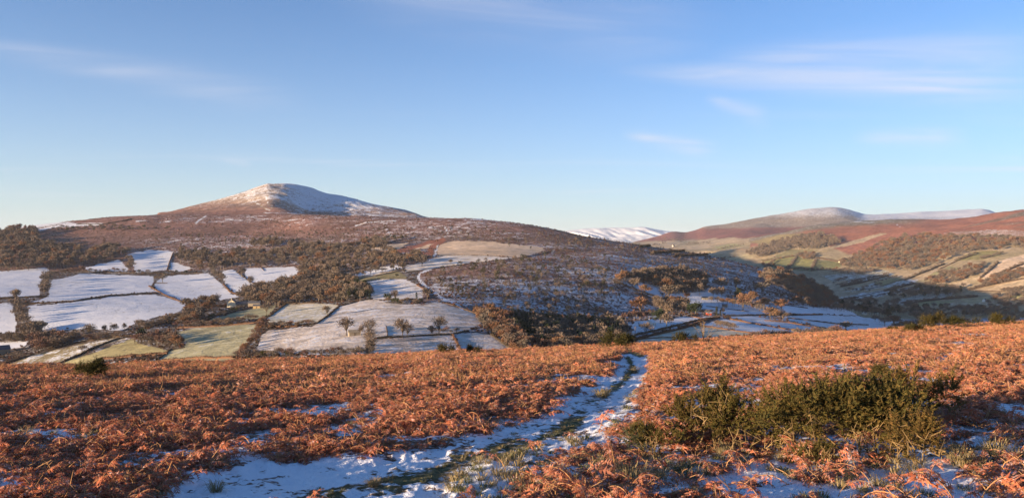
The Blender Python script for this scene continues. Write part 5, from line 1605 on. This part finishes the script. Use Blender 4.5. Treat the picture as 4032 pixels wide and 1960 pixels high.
def hedge(line, h, label, name='hedge', mat=None, wd=None, twiggy=1.0, seed=0):
    P = ground_line(line)
    h *= 0.72
    if len(P) < 2:
        return
    r = np.random.default_rng(900 + len(P) + int(line[0][0]) + int(line[0][1]))
    base = P[len(P) // 2].copy()
    # even steps along the ground
    seg = np.hypot(*np.diff(P[:, :2], axis=0).T); cum = np.concatenate([[0], np.cumsum(seg)])
    n = max(3, int(cum[-1] / 2.5))
    s = np.linspace(0, cum[-1], n)
    Q = np.stack([np.interp(s, cum, P[:, k]) for k in range(3)], 1) - base
    tg = np.gradient(Q, axis=0); tg[:, 2] = 0; tg /= np.linalg.norm(tg, axis=1, keepdims=True) + 1e-9
    sd = np.stack([-tg[:, 1], tg[:, 0], np.zeros(n)], 1)
    wd = wd or h * 0.55
    hh = h * (0.8 + 0.35 * fbm(s / 7, s * 0 + seed, 3, 5)) * (0.95 if name == 'stone_wall' else 1)
    B = Buf()
    f = 0.86 if name == 'hedge' else 1.0
    ring = [Q + sd * wd * .5 + [0, 0, -0.8], Q + sd * wd * .42 * f + np.outer(hh * f * .8, [0, 0, 1]), Q + sd * wd * .12 + np.outer(hh * f, [0, 0, 1]), Q - sd * wd * .3 + np.outer(hh * f * .9, [0, 0, 1]), Q - sd * wd * .5 + [0, 0, -0.8]]
    jit = 0.10 * h if name == 'hedge' else 0.05 * h
    ring = [q + (jit * r.standard_normal(q.shape) if 0 < i < 4 else 0) for i, q in enumerate(ring)]
    for a, b in zip(ring[:-1], ring[1:]):
        B.quads(a[:-1], a[1:], b[1:], b[:-1])
    if name == 'hedge':
        k = int(cum[-1] * h * 7 * twiggy)
        k = min(k * 2, 7000)
        i = r.integers(0, n - 1, k); t = r.random(k)
        c = Q[i] * (1 - t[:, None]) + Q[i + 1] * t[:, None]
        p = c + sd[i] * (wd * (r.random(k) - .5))[:, None] * 1.1 + np.outer(hh[i] * r.random(k) ** .6 * 1.12, [0, 0, 1])
        d = unit_rand(r, k) * .7 + [0, 0, .6]
        q = unit_rand(r, k)
        l = h * 0.22 * (0.6 + r.random(k))[:, None]; w = h * 0.07 * (0.6 + r.random(k))[:, None]
        B.quads(p - q * w, p + q * w, p + d * l + q * w, p + d * l - q * w)
    me = B.mesh(name, [mat or (HEDGE_M if name == 'hedge' else WALL_M)])
    o = obj(name, me, label=label, category='hedge' if name == 'hedge' else 'wall', group='field hedges and walls')
    o.location = base


for ln, h, lab, kw in (
        ([(105, 1198), (287, 1187), (431, 1165), (613, 1153)], 2.4, 'long dark hedge between the two large snow fields at left', {}),
        ([(0, 1176), (60, 1174), (185, 1168)], 3.0, 'dark hedge under the snow field at the left edge', {}),
        ([(585, 1126), (623, 1148), (660, 1168), (735, 1196)], 2.0, 'rusty hedge slanting down to the farm lane', {'mat': RUSTHEDGE_M}),
        ([(600, 1116), (660, 1116)], 1.8, 'short hedge beside the bushy tree at the corner of snow fields', {}),
        ([(878, 1118), (905, 1150), (940, 1162), (968, 1160)], 2.2, 'brown hedge curving round the small snow field', {'mat': RUSTHEDGE_M}),
        ([(935, 1070), (960, 1090), (985, 1110), (1032, 1136)], 1.6, 'thin hedge between the two upper snow fields', {}),
        ([(1028, 1054), (1040, 1066)], 1.6, 'short dark hedge stub in the top snow field', {}),
        ([(205, 1070), (340, 1070), (500, 1076), (700, 1078), (800, 1076)], 2.2, 'dark hedge along the top of the middle snow fields', {}),
        ([(658, 1062), (668, 1030), (682, 995)], 2.4, 'reddish hedge right of the steep snow field', {'mat': RUSTHEDGE_M}),
        ([(0, 1436), (60, 1420), (134, 1396)], 2.2, 'dark hedge bank at the lower left corner', {}),
        ([(224, 1436), (300, 1405), (383, 1364), (450, 1340), (524, 1324)], 2.4, 'dark hedge bank between the striped field and the green field', {}),
        ([(150, 1385), (300, 1352), (430, 1330), (520, 1322)], 2.2, 'dark hedge above the striped field', {}),
        ([(351, 1436), (400, 1416), (527, 1403), (600, 1400), (660, 1394)], 2.6, 'rusty bracken bank below the green field', {'mat': RUSTHEDGE_M}),
        ([(615, 1420), (645, 1400), (665, 1380), (720, 1370)], 1.6, 'dark bank at the corner of the green fields', {}),
        ([(625, 1424), (760, 1412), (930, 1410)], 2.2, 'brown hedge along the foot of the frosted green field', {'mat': RUSTHEDGE_M}),
        ([(545, 1300), (620, 1280), (720, 1252), (760, 1240)], 2.0, 'dark hedge along the farm lane', {}),
        ([(800, 1262), (870, 1240), (960, 1217), (1030, 1205)], 1.5, 'low hedge under the farmhouse', {}),
        ([(700, 1292), (850, 1286), (1010, 1272)], 2.2, 'rusty hedge foot between the two green fields', {'mat': RUSTHEDGE_M}),
        ([(1055, 1248), (1090, 1225), (1128, 1196), (1240, 1194)], 1.8, 'dark wall hedge left of the small frosted field', {}),
        ([(1250, 1272), (1290, 1244), (1335, 1206), (1400, 1190)], 1.6, 'dark hedge wall between the frosted fields', {}),
        ([(1055, 1288), (1150, 1288), (1250, 1274)], 2.0, 'rusty hedge under the small frosted field', {'mat': RUSTHEDGE_M}),
        ([(1472, 1333), (1560, 1328), (1680, 1322), (1770, 1318), (1845, 1305)], 1.8, 'dark hedge under the tall lacy trees', {}),
        ([(1520, 1284), (1524, 1304), (1526, 1322)], 1.2, 'short upright dark hedge in the frosted field', {}),
        ([(1780, 1318), (1795, 1345), (1812, 1376), (1818, 1400)], 2.0, 'rusty hedge between the two bottom frosted fields', {'mat': RUSTHEDGE_M}),
        ([(1930, 1316), (1975, 1350), (2022, 1380)], 2.0, 'dark bank along the foot of the ravine', {}),
        ([(1640, 1122), (1670, 1140), (1690, 1172)], 2.0, 'brown hedge bank left of the white track', {'mat': RUSTHEDGE_M}),
        ([(1725, 1186), (1790, 1204), (1870, 1234)], 1.4, 'low hedge between the frosted field and the moor', {}),
        ([(2470, 1346), (2560, 1325), (2700, 1292), (2760, 1268), (2835, 1252)], 2.6, 'near rusty hedge of the lane', {'mat': RUSTHEDGE_M}),
        ([(2500, 1322), (2600, 1300), (2680, 1280), (2760, 1260), (2820, 1250)], 2.4, 'far dark hedge of the lane', {}),
        ([(2845, 1246), (2990, 1242), (3080, 1242), (3240, 1240)], 2.4, 'long dark hedge right of the cypresses', {}),
        ([(2850, 1252), (2900, 1262), (2996, 1280)], 1.8, 'rusty hedge from the cypresses down through the snow meadow', {'mat': RUSTHEDGE_M}),
        ([(3005, 1280), (3080, 1295), (3180, 1308)], 1.8, 'rusty hedge continuing through the snow meadow', {'mat': RUSTHEDGE_M}),
        ([(2755, 1285), (2810, 1290), (2900, 1304), (3000, 1318)], 1.6, 'low hedge above the pale field beyond the near slope', {'mat': RUSTHEDGE_M}),
        ([(3010, 1262), (3100, 1270), (3200, 1288), (3330, 1306)], 1.8, 'rusty hedge under the lone orange oak', {'mat': RUSTHEDGE_M}),
        ([(3100, 1252), (3200, 1264), (3300, 1276), (3420, 1280)], 1.8, 'dark hedge in the right snow meadow', {}),
        ([(2780, 1206), (2850, 1214), (2950, 1228)], 1.4, 'thin dark hedge below the white hamlet meadow', {}),
        ([(2700, 1246), (2740, 1250), (2775, 1258)], 1.8, 'short rusty hedge left of the red shed', {'mat': RUSTHEDGE_M}),
        ([(2500, 1338), (2600, 1330), (2680, 1330), (2740, 1328)], 1.4, 'rusty hedge across the pale field', {'mat': RUSTHEDGE_M}),
        ([(2420, 1108), (2500, 1138), (2590, 1172)], 2.0, 'dark bank under the snow strip of the valley wood', {}),
        ([(3000, 1180), (3080, 1200), (3180, 1214)], 1.8, 'dark hedge on the upper right meadow', {}),
        ([(140, 898), (200, 887), (262, 876)], 1.5, 'dark hedge between the two white ridge fields', {}),
        ([(64, 911), (140, 909), (224, 898)], 1.6, 'dark hedge under the white ridge fields', {}),
        ([(300, 884), (400, 884), (480, 872), (520, 862)], 3.0, 'dark gully hedge right of the white ridge fields', {}),
        ([(3340, 1178), (3450, 1152), (3600, 1130), (3700, 1132)], 2.6, 'long shaded hedge across the valley floor', {}),
        ([(3390, 1142), (3470, 1128), (3560, 1098)], 2.6, 'shaded hedge above the long one in the valley', {}),
        ([(3290, 1122), (3350, 1104), (3430, 1088)], 2.6, 'shaded hedge under the edge of the big shadow', {}),
        ([(3840, 1146), (3930, 1148), (4032, 1150)], 3.0, 'brown hedge across the far pale field at the right', {}),
        ([(3700, 1060), (3780, 1022), (3830, 1005)], 3.0, 'brown hedge slanting up the far sunny slope', {'mat': RUSTHEDGE_M}),
        ([(3000, 1042), (3060, 1052), (3190, 1066), (3290, 1060)], 2.6, 'brown hedge under the far green fields', {}),
        ([(3840, 927), (3910, 905)], 2.0, 'dark wall up the frosted pink field at the right', {})):
    hedge(ln, h, lab, **kw)
for ln, h, lab in (
        ([(1600, 1071), (1700, 1060), (1850, 1038), (2030, 1018), (2100, 1006), (2165, 992)], 1.7, 'dark stone wall along the lower edge of the bright snow strip'),
        ([(1364, 1108), (1480, 1088), (1560, 1070), (1600, 1064)], 1.6, 'upper dark stone wall on the dry grass strips'),
        ([(1367, 1122), (1430, 1110), (1495, 1100), (1600, 1098)], 1.6, 'lower dark stone wall above the round snow field'),
        ([(1200, 1110), (1250, 1090), (1297, 1072)], 1.6, 'dark stone wall behind the dry grass patch'),
        ([(1730, 1008), (1800, 1004), (1880, 1004), (2030, 1014)], 1.3, 'low wall between the tan field and the bright snow strip')):
    hedge(ln, h, lab, 'stone_wall')


for k, (ln, lab) in enumerate(((([(3010, 1058), (3050, 1030)]), 'left of the far green fields'), ([(3100, 1062), (3140, 1012)], 'left of the middle far green field'), ([(3195, 1068), (3215, 1020)], 'right of the middle far green field'),
        ([(3003, 1029), (3160, 1004), (3326, 1036)], 'along the top of the far green fields'), ([(3560, 1105), (3720, 1040)], 'beside the slanting tan field right of the shadow'), ([(3640, 1104), (3760, 1075)], 'under the slanting tan field'),
        ([(3790, 1100), (3860, 1060)], 'between the copses of the far slope'), ([(3860, 1096), (3930, 1035)], 'left of the large tan field at right'), ([(3905, 1090), (4030, 1040)], 'through the large tan field at right'),
        ([(3815, 1143), (3905, 1122), (4032, 1098)], 'above the pale field at the right edge'), ([(3310, 1130), (3400, 1112), (3500, 1086)], 'uppermost in the big shadow'), ([(3480, 1148), (3600, 1118)], 'short, in the right of the big shadow'),
        ([(3600, 1128), (3720, 1108)], 'near the right tip of the big shadow'), ([(3300, 1190), (3400, 1178), (3560, 1150)], 'lowest long one in the big shadow'), ([(3560, 1196), (3700, 1180), (3850, 1168)], 'low on the valley floor at right'),
        ([(2520, 975), (2640, 960), (2760, 952)], 'top line of the far fields left of the big hill'), ([(2560, 1000), (2700, 990), (2820, 984)], 'middle line of the far fields left of the big hill'), ([(2650, 1012), (2800, 1004), (2930, 998)], 'lowest line of the far fields left of the big hill'))):
    hedge(ln, 5.5, 'thin distant hedge ' + lab, wd=4.0, twiggy=0.5)


# ------------------------------------------------------------------ buildings
def flat(name, col, rough=0.8, var=0.25, scale=1.5):
    m, t, b = new_mat(name, rough)
    g = N(t, 'ShaderNodeTexCoord')
    v = maprange(t, noise(t, g.outputs['Object'], scale, 4), 0.3, 0.7, 1 - var, 1 + var, False)
    cc = N(t, 'ShaderNodeCombineXYZ')
    for i in range(3):
        L(t, v, cc.inputs[i])
    L(t, mixrgb(t, 1.0, col, cc.outputs[0], 'MULTIPLY'), b.inputs['Base Color'])
    return m


RENDERW = flat('white_render', (0.74, 0.70, 0.62), var=0.08)
CREAM = flat('cream_render', (0.72, 0.62, 0.42), var=0.08)
STONE = flat('rubble_stone', (0.30, 0.25, 0.18), var=0.35, scale=2.5)
SLATE = flat('slate_roof', (0.10, 0.105, 0.12), var=0.2)
SNOWROOF = flat('snowy_roof', (0.62, 0.64, 0.68), var=0.15)
REDW = flat('red_cladding', (0.40, 0.075, 0.04), var=0.15)
DARKG = flat('window_glass', (0.03, 0.035, 0.045), 0.15, 0.1)
TIMBER = flat('timber', (0.16, 0.12, 0.08), var=0.3)


def quad_mesh(name, polys, mat):
    v = []; f = []
    for p in polys:
        i = len(v); v += list(p)
        f += [(i, i + 1, i + 2, i + 3)] if len(p) == 4 else [(i, i + 1, i + 2, i + 2)]
    me = bpy.data.meshes.new(name)
    me.from_pydata([tuple(q) for q in v], [], [tuple(dict.fromkeys(x)) for x in f])
    me.materials.append(mat); me.update()
    return me


def box_polys(x0, x1, y0, y1, z0, z1):
    a = [(x0, y0, z0), (x1, y0, z0), (x1, y1, z0), (x0, y1, z0)]; b = [(x, y, z1) for x, y, _ in a]
    return [(a[i], a[(i + 1) % 4], b[(i + 1) % 4], b[i]) for i in range(4)] + [tuple(b), tuple(a[::-1])]


def house(px, py, w, d, eaves, ridge, rz, label, name='cottage', wall=None, roof=None, cat='house', chimneys=1, wins=2, door=True):
    g = ground(px, py)
    if g is None:
        return
    rz += math.atan2(-g[0], g[1])
    e = thing(name, label, cat, g, rz)
    wall = wall or RENDERW; roof = roof or SLATE
    x, y = w / 2, d / 2
    P = [((-x, -y, -1.5), (x, -y, -1.5), (x, -y, eaves), (-x, -y, eaves)), ((x, y, -1.5), (-x, y, -1.5), (-x, y, eaves), (x, y, eaves)),
         ((-x, y, -1.5), (-x, -y, -1.5), (-x, -y, eaves), (-x, y, eaves)), ((x, -y, -1.5), (x, y, -1.5), (x, y, eaves), (x, -y, eaves)),
         ((-x, y, eaves), (-x, -y, eaves), (-x, 0, ridge)), ((x, -y, eaves), (x, y, eaves), (x, 0, ridge))]
    obj('wall', quad_mesh('wall', P, wall), e)
    o = 0.35; k = (ridge - eaves) / y
    R = []
    for s in (-1, 1):
        lo = (eaves - o * k + 0.12); hi = ridge + 0.12
        R.append(((-x - o, s * (y + o), lo), (x + o, s * (y + o), lo), (x + o, 0, hi), (-x - o, 0, hi)))
        R.append(((-x - o, s * (y + o), lo - .14), (x + o, s * (y + o), lo - .14), (x + o, s * (y + o), lo), (-x - o, s * (y + o), lo)))
    for q in (-x - o, x + o):
        for s in (-1, 1):
            R.append(((q, s * (y + o), eaves - o * k - .02), (q, 0, ridge - .02), (q, 0, ridge + .12), (q, s * (y + o), eaves - o * k + .12)))
    ro = obj('roof', quad_mesh('roof', R, roof), e)
    for i in range(chimneys):
        cxp = (-x + 0.5, x - 0.5)[i]
        obj('chimney', quad_mesh('chimney', box_polys(cxp - .4, cxp + .4, -.35, .35, ridge - .6, ridge + 1.1), wall), ro)
    for i in range(wins):
        u = -x + w * (i + 0.5) / wins + 0.01
        for lev in ((1.0, 2.2), (3.3, 4.4)) if eaves > 4.6 else ((1.0, 2.2),):
            if door and i == wins // 2 and lev[0] < 2:
                continue
            obj('window', quad_mesh('window', box_polys(u - .5, u + .5, -y - .06, -y + .1, *lev), DARKG), e)
    if door:
        u = -x + w * (wins // 2 + 0.5) / max(1, wins)
        obj('door', quad_mesh('door', box_polys(u - .45, u + .45, -y - .08, -y + .1, 0, 2.05), TIMBER), e)
    return e


house(915, 1207, 8.5, 9, 4.8, 7.8, math.radians(75), 'cream farmhouse with its lit gable among trees', 'farmhouse', CREAM, SLATE, wins=2)
house(958, 1206, 15, 6, 2.9, 5.0, math.radians(6), 'long low stone wing joined to the cream farmhouse', 'farm_wing', STONE, SLATE, 'house', 1, 4)
house(1003, 1204, 12, 7, 3.2, 5.4, math.radians(-14), 'dark roofed barn right of the farmhouse', 'barn', STONE, SLATE, 'barn', 0, 0)
house(1012, 1213, 7, 5, 2.6, 4.0, math.radians(-10), 'small tan stone barn with a lit front at the field edge', 'barn', flat('tan_stone', (0.46, 0.33, 0.17), var=0.2), SLATE, 'barn', 0, 0)
house(1395, 1320, 7, 4, 2.2, 3.6, math.radians(10), 'roofless looking stone field barn beside the round bare oak', 'field_barn', STONE, STONE, 'barn', 0, 0)
house(2790, 1241, 4.4, 4.2, 2.6, 3.5, math.radians(20), 'red shed with a snowy roof beside the cypresses', 'shed', REDW, SNOWROOF, 'shed', 0, 1)
house(2562, 1282, 8, 6.5, 3.2, 5.4, math.radians(70), 'pale cottage with a snowy roof in the hamlet by the ravine', 'cottage', RENDERW, SNOWROOF)
house(2532, 1284, 7, 5, 2.4, 4.0, math.radians(10), 'low snowy roofed outbuilding left of the pale cottage', 'outbuilding', STONE, SNOWROOF, 'shed', 0, 0)
house(2854, 1208, 6, 4, 2.2, 3.4, math.radians(0), 'dark field shelter on the snow above the cypresses', 'field_shelter', TIMBER, SLATE, 'shed', 0, 0)
house(2775, 1178, 7, 4, 2.0, 3.2, math.radians(25), 'dark sheepfold hut at the end of the snowy wall', 'hut', STONE, SLATE, 'hut', 0, 0)
house(3404, 1238, 9, 7, 3.6, 6.2, math.radians(60), 'white house with a lit gable before the dark tree belt', 'house', RENDERW, SLATE)
house(3306, 1032, 7, 5, 2.6, 4.4, math.radians(65), 'tiny pale farmhouse above the far green fields', 'farmhouse', CREAM, SLATE)
house(3877, 1186, 9, 7, 3.6, 6.0, math.radians(70), 'tiny white house low on the right of the valley', 'house', RENDERW, SLATE)
house(2652, 970, 16, 9, 4.6, 8.0, math.radians(50), 'tiny pale farm on the far fields below the big hill', 'farmhouse', CREAM, SLATE)
house(4, 1392, 12, 7, 4, 7, math.radians(15), 'dark roofed house cut by the left edge of the fields', 'house', STONE, SLATE)


# ------------------------------------------------------------------ posts and poles
def post(px, py, h, label, name='fence_post', group='fence posts of the hamlet meadow', arm=False):
    g = ground(px, py)
    if g is None:
        return
    B = Buf()
    B.tube([[0, 0, -.5], [0, 0, h * .5], [0, 0, h]], [h * .03, h * .028, h * .024], 6)
    if arm:
        B.tube([[-h * .12, 0, h * .92], [h * .12, 0, h * .92]], h * .018, 4)
    o = obj(name, B.mesh(name, [TIMBER]), label=label, category='post' if not arm else 'pole', group=group)
    o.location = g


for i, (x, y) in enumerate(((2762, 1190), (2774, 1193), (2787, 1196), (2801, 1198), (2815, 1201))):
    post(x, y, 2.2, 'dark wooden fence post in the row across the hamlet meadow')
post(2831, 1206, 7.5, 'tall pole standing in the hamlet meadow', 'telegraph_pole', 'poles of the valley', True)
post(2887, 1186, 7.5, 'pale pole in front of the dark conifer', 'telegraph_pole', 'poles of the valley', True)
post(2501, 1332, 8.5, 'pole beside the lane at the edge of the ravine wood', 'telegraph_pole', 'poles of the valley', True)
# ------------------------------------------------------------------ gorse on the near slope
GORSE_M = leaf_material('gorse_spines', [(0.042, 0.0445, 0.0134), (0.0966, 0.079, 0.0202), (0.0655, 0.0588, 0.0185), (0.1512, 0.0966, 0.0286), (0.042, 0.0445, 0.0151), (0.2184, 0.1218, 0.042), (0.084, 0.0697, 0.0202)], transl=0.1)
GSTEM_M = leaf_material('gorse_wood', [(0.24, 0.16, 0.07), (0.15, 0.10, 0.05), (0.30, 0.21, 0.10)], transl=0)
DARKGORSE_M = leaf_material('dark_gorse', [(0.040, 0.042, 0.014), (0.065, 0.056, 0.018), (0.10, 0.07, 0.024), (0.032, 0.038, 0.014)], transl=0.05)
GREYGORSE_M = leaf_material('frosted_gorse', [(0.075, 0.080, 0.045), (0.12, 0.12, 0.075), (0.06, 0.066, 0.03)], transl=0.1)


def gorse_sprays(B, r, p, d, ln, k=26):
    """spiny shoots: a thin stalk with many stiff spines pointing outward"""
    n = len(p)
    d = d / np.linalg.norm(d, axis=1, keepdims=True)
    for j in range(k):
        t = (j + r.random(n)) / k
        c = p + d * (ln * t)[:, None]
        o = unit_rand(r, n) * 0.95 + d * 0.75
        o /= np.linalg.norm(o, axis=1, keepdims=True)
        l = (0.030 + 0.030 * r.random(n)) * (ln / 0.16) * (1.15 - 0.6 * t)
        q = np.cross(o, unit_rand(r, n)); q /= np.linalg.norm(q, axis=1, keepdims=True) + 1e-6
        w = l * 0.16
        v = np.stack([c - q * w[:, None], c + q * w[:, None], c + o * l[:, None]], 1).reshape(-1, 3)
        B.add(v, np.arange(3 * n).reshape(-1, 3))


def gorse(px, py, wpx, hpx, label, n=700, seed=0, lumps=7, spr=0.20, k=26, stems=9, mat=None, group=None, deep=0.7, skew=0.0):
    g = near_pt(px, py)
    m = g[1] / FP
    w = wpx * m; h = hpx * m
    r = np.random.default_rng(3000 + seed)
    e = thing('gorse_bush', label, 'bush', g, 0, group)
    lc = np.stack([(r.random(lumps) - .5) * w * .78, (r.random(lumps) - .5) * w * deep * .7, h * (0.38 + 0.28 * r.random(lumps))], 1)
    if skew:
        lc[:, 2] *= 1 + skew * lc[:, 0] / w
    lr = np.stack([w * (0.15 + 0.10 * r.random(lumps)), w * deep * (0.17 + 0.08 * r.random(lumps)), h * (0.34 + 0.14 * r.random(lumps))], 1)
    i = r.integers(0, lumps, n)
    u = unit_rand(r, n); u[:, 2] = np.where(u[:, 2] < -0.5, -u[:, 2], u[:, 2])
    p = lc[i] + u * lr[i] * (r.random(n) ** 0.4 * (1 + 0.25 * r.random(n) ** 5))[:, None]
    p[:, 2] = np.maximum(p[:, 2], 0.04)
    d = u * 0.9 + np.array([0, 0, 0.32]) + 0.45 * unit_rand(r, n)
    B = Buf()
    gorse_sprays(B, r, p, d, spr * (0.6 + 0.5 * r.random(n) + 0.8 * r.random(n) ** 6) * min(1.0, max(0.45, h / 0.9)), k)
    obj('foliage', B.mesh('foliage', [mat or GORSE_M]), e)
    for s in range(stems):
        j = r.integers(0, lumps)
        b0 = np.array([lc[j, 0] * .6 + 0.1 * r.standard_normal(), lc[j, 1] * .5 - (0.30 * w * deep if s % 2 else 0), -0.03])
        t1 = lc[j] + lr[j] * unit_rand(r, 1)[0] * .8
        if s % 2:
            t1[1] = min(t1[1], -0.36 * w * deep)
        md = (b0 + t1) / 2 + 0.12 * h * r.standard_normal(3) * [1, 1, .3]
        S = Buf()
        k1 = b0 * .7 + md * .3 + 0.05 * h * r.standard_normal(3); k2 = md * .5 + t1 * .5 + 0.07 * h * r.standard_normal(3)
        S.tube([b0, k1, md, k2, t1], np.array([0.014, 0.012, 0.010, 0.007, 0.004]) * min(1, h), 5)
        for b in range(3):
            q0 = md + (t1 - md) * r.random()
            S.tube([q0, q0 + unit_rand(r, 1)[0] * h * .16 + [0, 0, .05], q0 + unit_rand(r, 1)[0] * h * .22 + [0, 0, .12]], [0.008, 0.005, 0.003], 4)
        obj('stem', S.mesh('stem', [GSTEM_M]), e)
    return e


G = 'gorse thicket beside the track'
gorse(3330, 1785, 640, 265, 'largest gorse bush, dark green, in the middle of the thicket at right', 1250, 1, 15, group=G, stems=14, deep=.6)
gorse(3580, 1690, 330, 195, 'shaded dark gorse bush at the back right of the thicket', 520, 2, 6, group=G, stems=5)
gorse(3610, 1835, 200, 200, 'small upright gorse bush at the right front of the thicket', 330, 3, 5, group=G, stems=7, spr=.19)
gorse(2980, 1770, 430, 215, 'open leggy gorse bush with pale bare branches left of the largest one', 520, 4, 8, group=G, stems=18)
gorse(2770, 1765, 230, 225, 'narrow pointed gorse bush in the left of the thicket', 400, 5, 5, group=G, stems=12, deep=.8)
gorse(2600, 1790, 260, 120, 'low spreading gorse bush at the left end of the thicket', 330, 6, 6, group=G, stems=9)
gorse(2490, 1790, 130, 105, 'small greyish frosted gorse bush by the track', 190, 7, 4, group=G, stems=4, mat=GREYGORSE_M)
gorse(3180, 1835, 200, 120, 'low gorse clump in front of the largest bush, mixed with bracken', 150, 8, 4, group=G, stems=9)
G2 = 'gorse bushes scattered on the near slope'
for i, (x, y, w, h, lab) in enumerate((
        (362, 1492, 120, 52, 'round dark gorse bush alone at the left of the bracken slope'),
        (1760, 1394, 66, 26, 'left one of two low gorse bushes on the bracken skyline'),
        (1862, 1390, 66, 24, 'right one of two low gorse bushes on the bracken skyline'),
        (2440, 1366, 130, 42, 'wide gorse clump on the skyline just above the end of the track'),
        (2700, 1348, 100, 28, 'low gorse clump on the skyline beside the bare shrub'),
        (3675, 1294, 90, 44, 'rounded gorse bush on the right skyline'),
        (3600, 1306, 110, 24, 'low wide gorse left of the rounded one on the right skyline'),
        (3800, 1288, 120, 30, 'yellowish gorse on the right skyline under the orange tree'),
        (3945, 1282, 80, 34, 'gorse bush on the skyline near the right edge'),
        (3515, 1302, 46, 16, 'smallest gorse on the right skyline'),
        (3460, 1470, 60, 22, 'tiny gorse sprig in the bracken above the thicket'))):
    gorse(x, y + 6, w, h * 1.35, lab, int(420 + 2 * w), 20 + i, 6, spr=.30, k=14, stems=3, group=G2, mat=DARKGORSE_M)

# bare shrub on the skyline
def bare_shrub(px, py, hpx, wpx, label, seed):
    g = near_pt(px, py)
    m = g[1] / FP
    e = thing('bare_shrub', label, 'shrub', g)
    r = np.random.default_rng(seed)
    for s in range(9):
        S = Buf()
        a = r.random() * 6.283; sp = wpx * m * .5 * (0.3 + .7 * r.random()); h = hpx * m * (0.7 + .35 * r.random())
        tip = np.array([math.cos(a) * sp, math.sin(a) * sp * .6, h])
        md = tip * .5 + [0, 0, h * .08]
        S.tube([[0.05 * math.cos(a), .05 * math.sin(a), -.05], md, tip], [0.016, 0.010, 0.004], 4)
        for b in range(11):
            t = 0.25 + .75 * r.random()
            q = md * (2 * t) if t < .5 else md + (tip - md) * (2 * t - 1)
            dv = np.array([math.cos(a + r.standard_normal() * .8), math.sin(a + r.standard_normal() * .8), 0.9]) * h * .22 * (.5 + r.random())
            S.tube([q, q + dv * .5 + [0, 0, .02], q + dv], [0.007, 0.005, 0.003], 3)
        obj('branch', S.mesh('branch', [GSTEM_M]), e)


bare_shrub(2772, 1350, 78, 170, 'leafless shrub spreading its thin pale branches against the snow field on the skyline', 71)

# ------------------------------------------------------------------ single fronds and tufts that stand out near the viewpoint
_fr = random.Random(404)
_fm = []
for i in range(7):
    B = Buf()
    frond(B, np.array([0, 0, 0.0]), 0.0, 0.62 + 0.1 * _fr.random(), math.radians(_fr.uniform(58, 80)), math.radians(_fr.uniform(10, 60)), _fr, 2, 0, 1, 0.34, 0.4)
    S = Buf(); Lf = Buf()
    for v, f, m in zip(B.v, B.f, B.m):
        pass
    V = np.concatenate(B.v); F = np.concatenate(B.f); M = np.concatenate(B.m)
    S.add(V, F[M == 1]); Lf.add(V, F[M == 0])
    _fm.append((S.mesh('stalk', [STEM_M]), Lf.mesh('leaflets', [FERN_M])))
for i, (x, y) in enumerate(sorted(((2060, 1790), (2140, 1770), (2290, 1740), (2360, 1700), (1990, 1850), (2250, 1900), (2330, 1930), (2420, 1840), (2620, 1890), (2740, 1830), (2860, 1900), (2960, 1850), (3060, 1800), (3180, 1900),
                            (3260, 1850), (3380, 1880), (3440, 1930), (3560, 1900), (3660, 1880), (3740, 1930), (3860, 1950), (3950, 1880), (4000, 1790), (3900, 1730), (3830, 1640), (3990, 1700), (430, 1880), (520, 1920), (300, 1900), (700, 1850),
                            (2480, 1940), (2900, 1950), (3300, 1955), (3620, 1955), (2120, 1930), (2990, 1800), (3100, 1815), (3220, 1810), (3420, 1800), (2700, 1800), (2560, 1830)), key=lambda q: q[0])):
    g = near_pt(x, y)
    e = thing('bracken_frond', ('fortieth' if i == 39 else 'forty-first' if i == 40 else ORD[i] if i < 39 else 'last') + ' single bracken frond from the left standing out of the near ground', 'fern', g, _fr.uniform(0, 6.283), 'single bracken fronds near the viewpoint')
    s = _fr.uniform(.6, 1.0); e.scale = (s, s, s)
    st, lf = _fm[i % 7]
    obj('stalk', st, e); obj('leaflets', lf, e)

_tm = [grass_tuft(900 + i, 130, 0.42, 0.36, STRAW_M) for i in range(4)]
for i, (x, y, lab, s) in enumerate(((600, 1950, 'straw coloured grass tuft at the left start of the track', .6), (850, 1915, 'dry grass tuft standing in the snow of the track', .5), (1470, 1900, 'flattened grass tuft between the wheel ruts', .4),
                                    (2500, 1460, 'pale grass on the middle ridge of the far track', .9), (2850, 1790, 'pale straw grass in front of the leggy gorse', .6), (3100, 1800, 'straw grass under the largest gorse', .5),
                                    (3780, 1830, 'brown grass tuft leaning over the snow at right', .8), (3920, 1800, 'olive grass tuft near the right edge', .8), (2480, 1900, 'frosty grass tuft at the front of the snow hollow', .9), (2370, 1560, 'yellow grass on the middle ridge of the track', .9))):
    o = obj('grass_tuft', _tm[i % 4], label=lab, category='grass', group='grass tufts of the near slope')
    o.location = near_pt(x, y); o.rotation_euler = (0, 0, i * 1.7); o.scale = (s, s, s)

# ------------------------------------------------------------------ the air between here and the far hills
def haze():
    v = []; 
    x0, x1, y0, y1, z0, z1 = -21000, 21000, -21000, 21000, float(GZ.min()) - 1, max(float(GZ.max()), 0) + 20
    me = quad_mesh('haze', box_polys(x0, x1, y0, y1, z0, z1), None)
    m = bpy.data.materials.new('thin_air')
    m.use_nodes = True
    t = m.node_tree; t.nodes.clear()
    pv = N(t, 'ShaderNodeVolumePrincipled')
    pv.inputs['Color'].default_value = (0.80, 0.88, 1.0, 1)
    pv.inputs['Density'].default_value = 2.6e-5
    pv.inputs['Anisotropy'].default_value = 0.0
    ou = N(t, 'ShaderNodeOutputMaterial')
    L(t, pv.outputs[0], ou.inputs['Volume'])
    me.materials.clear(); me.materials.append(m)
    obj('haze', me, kind='stuff')


haze()
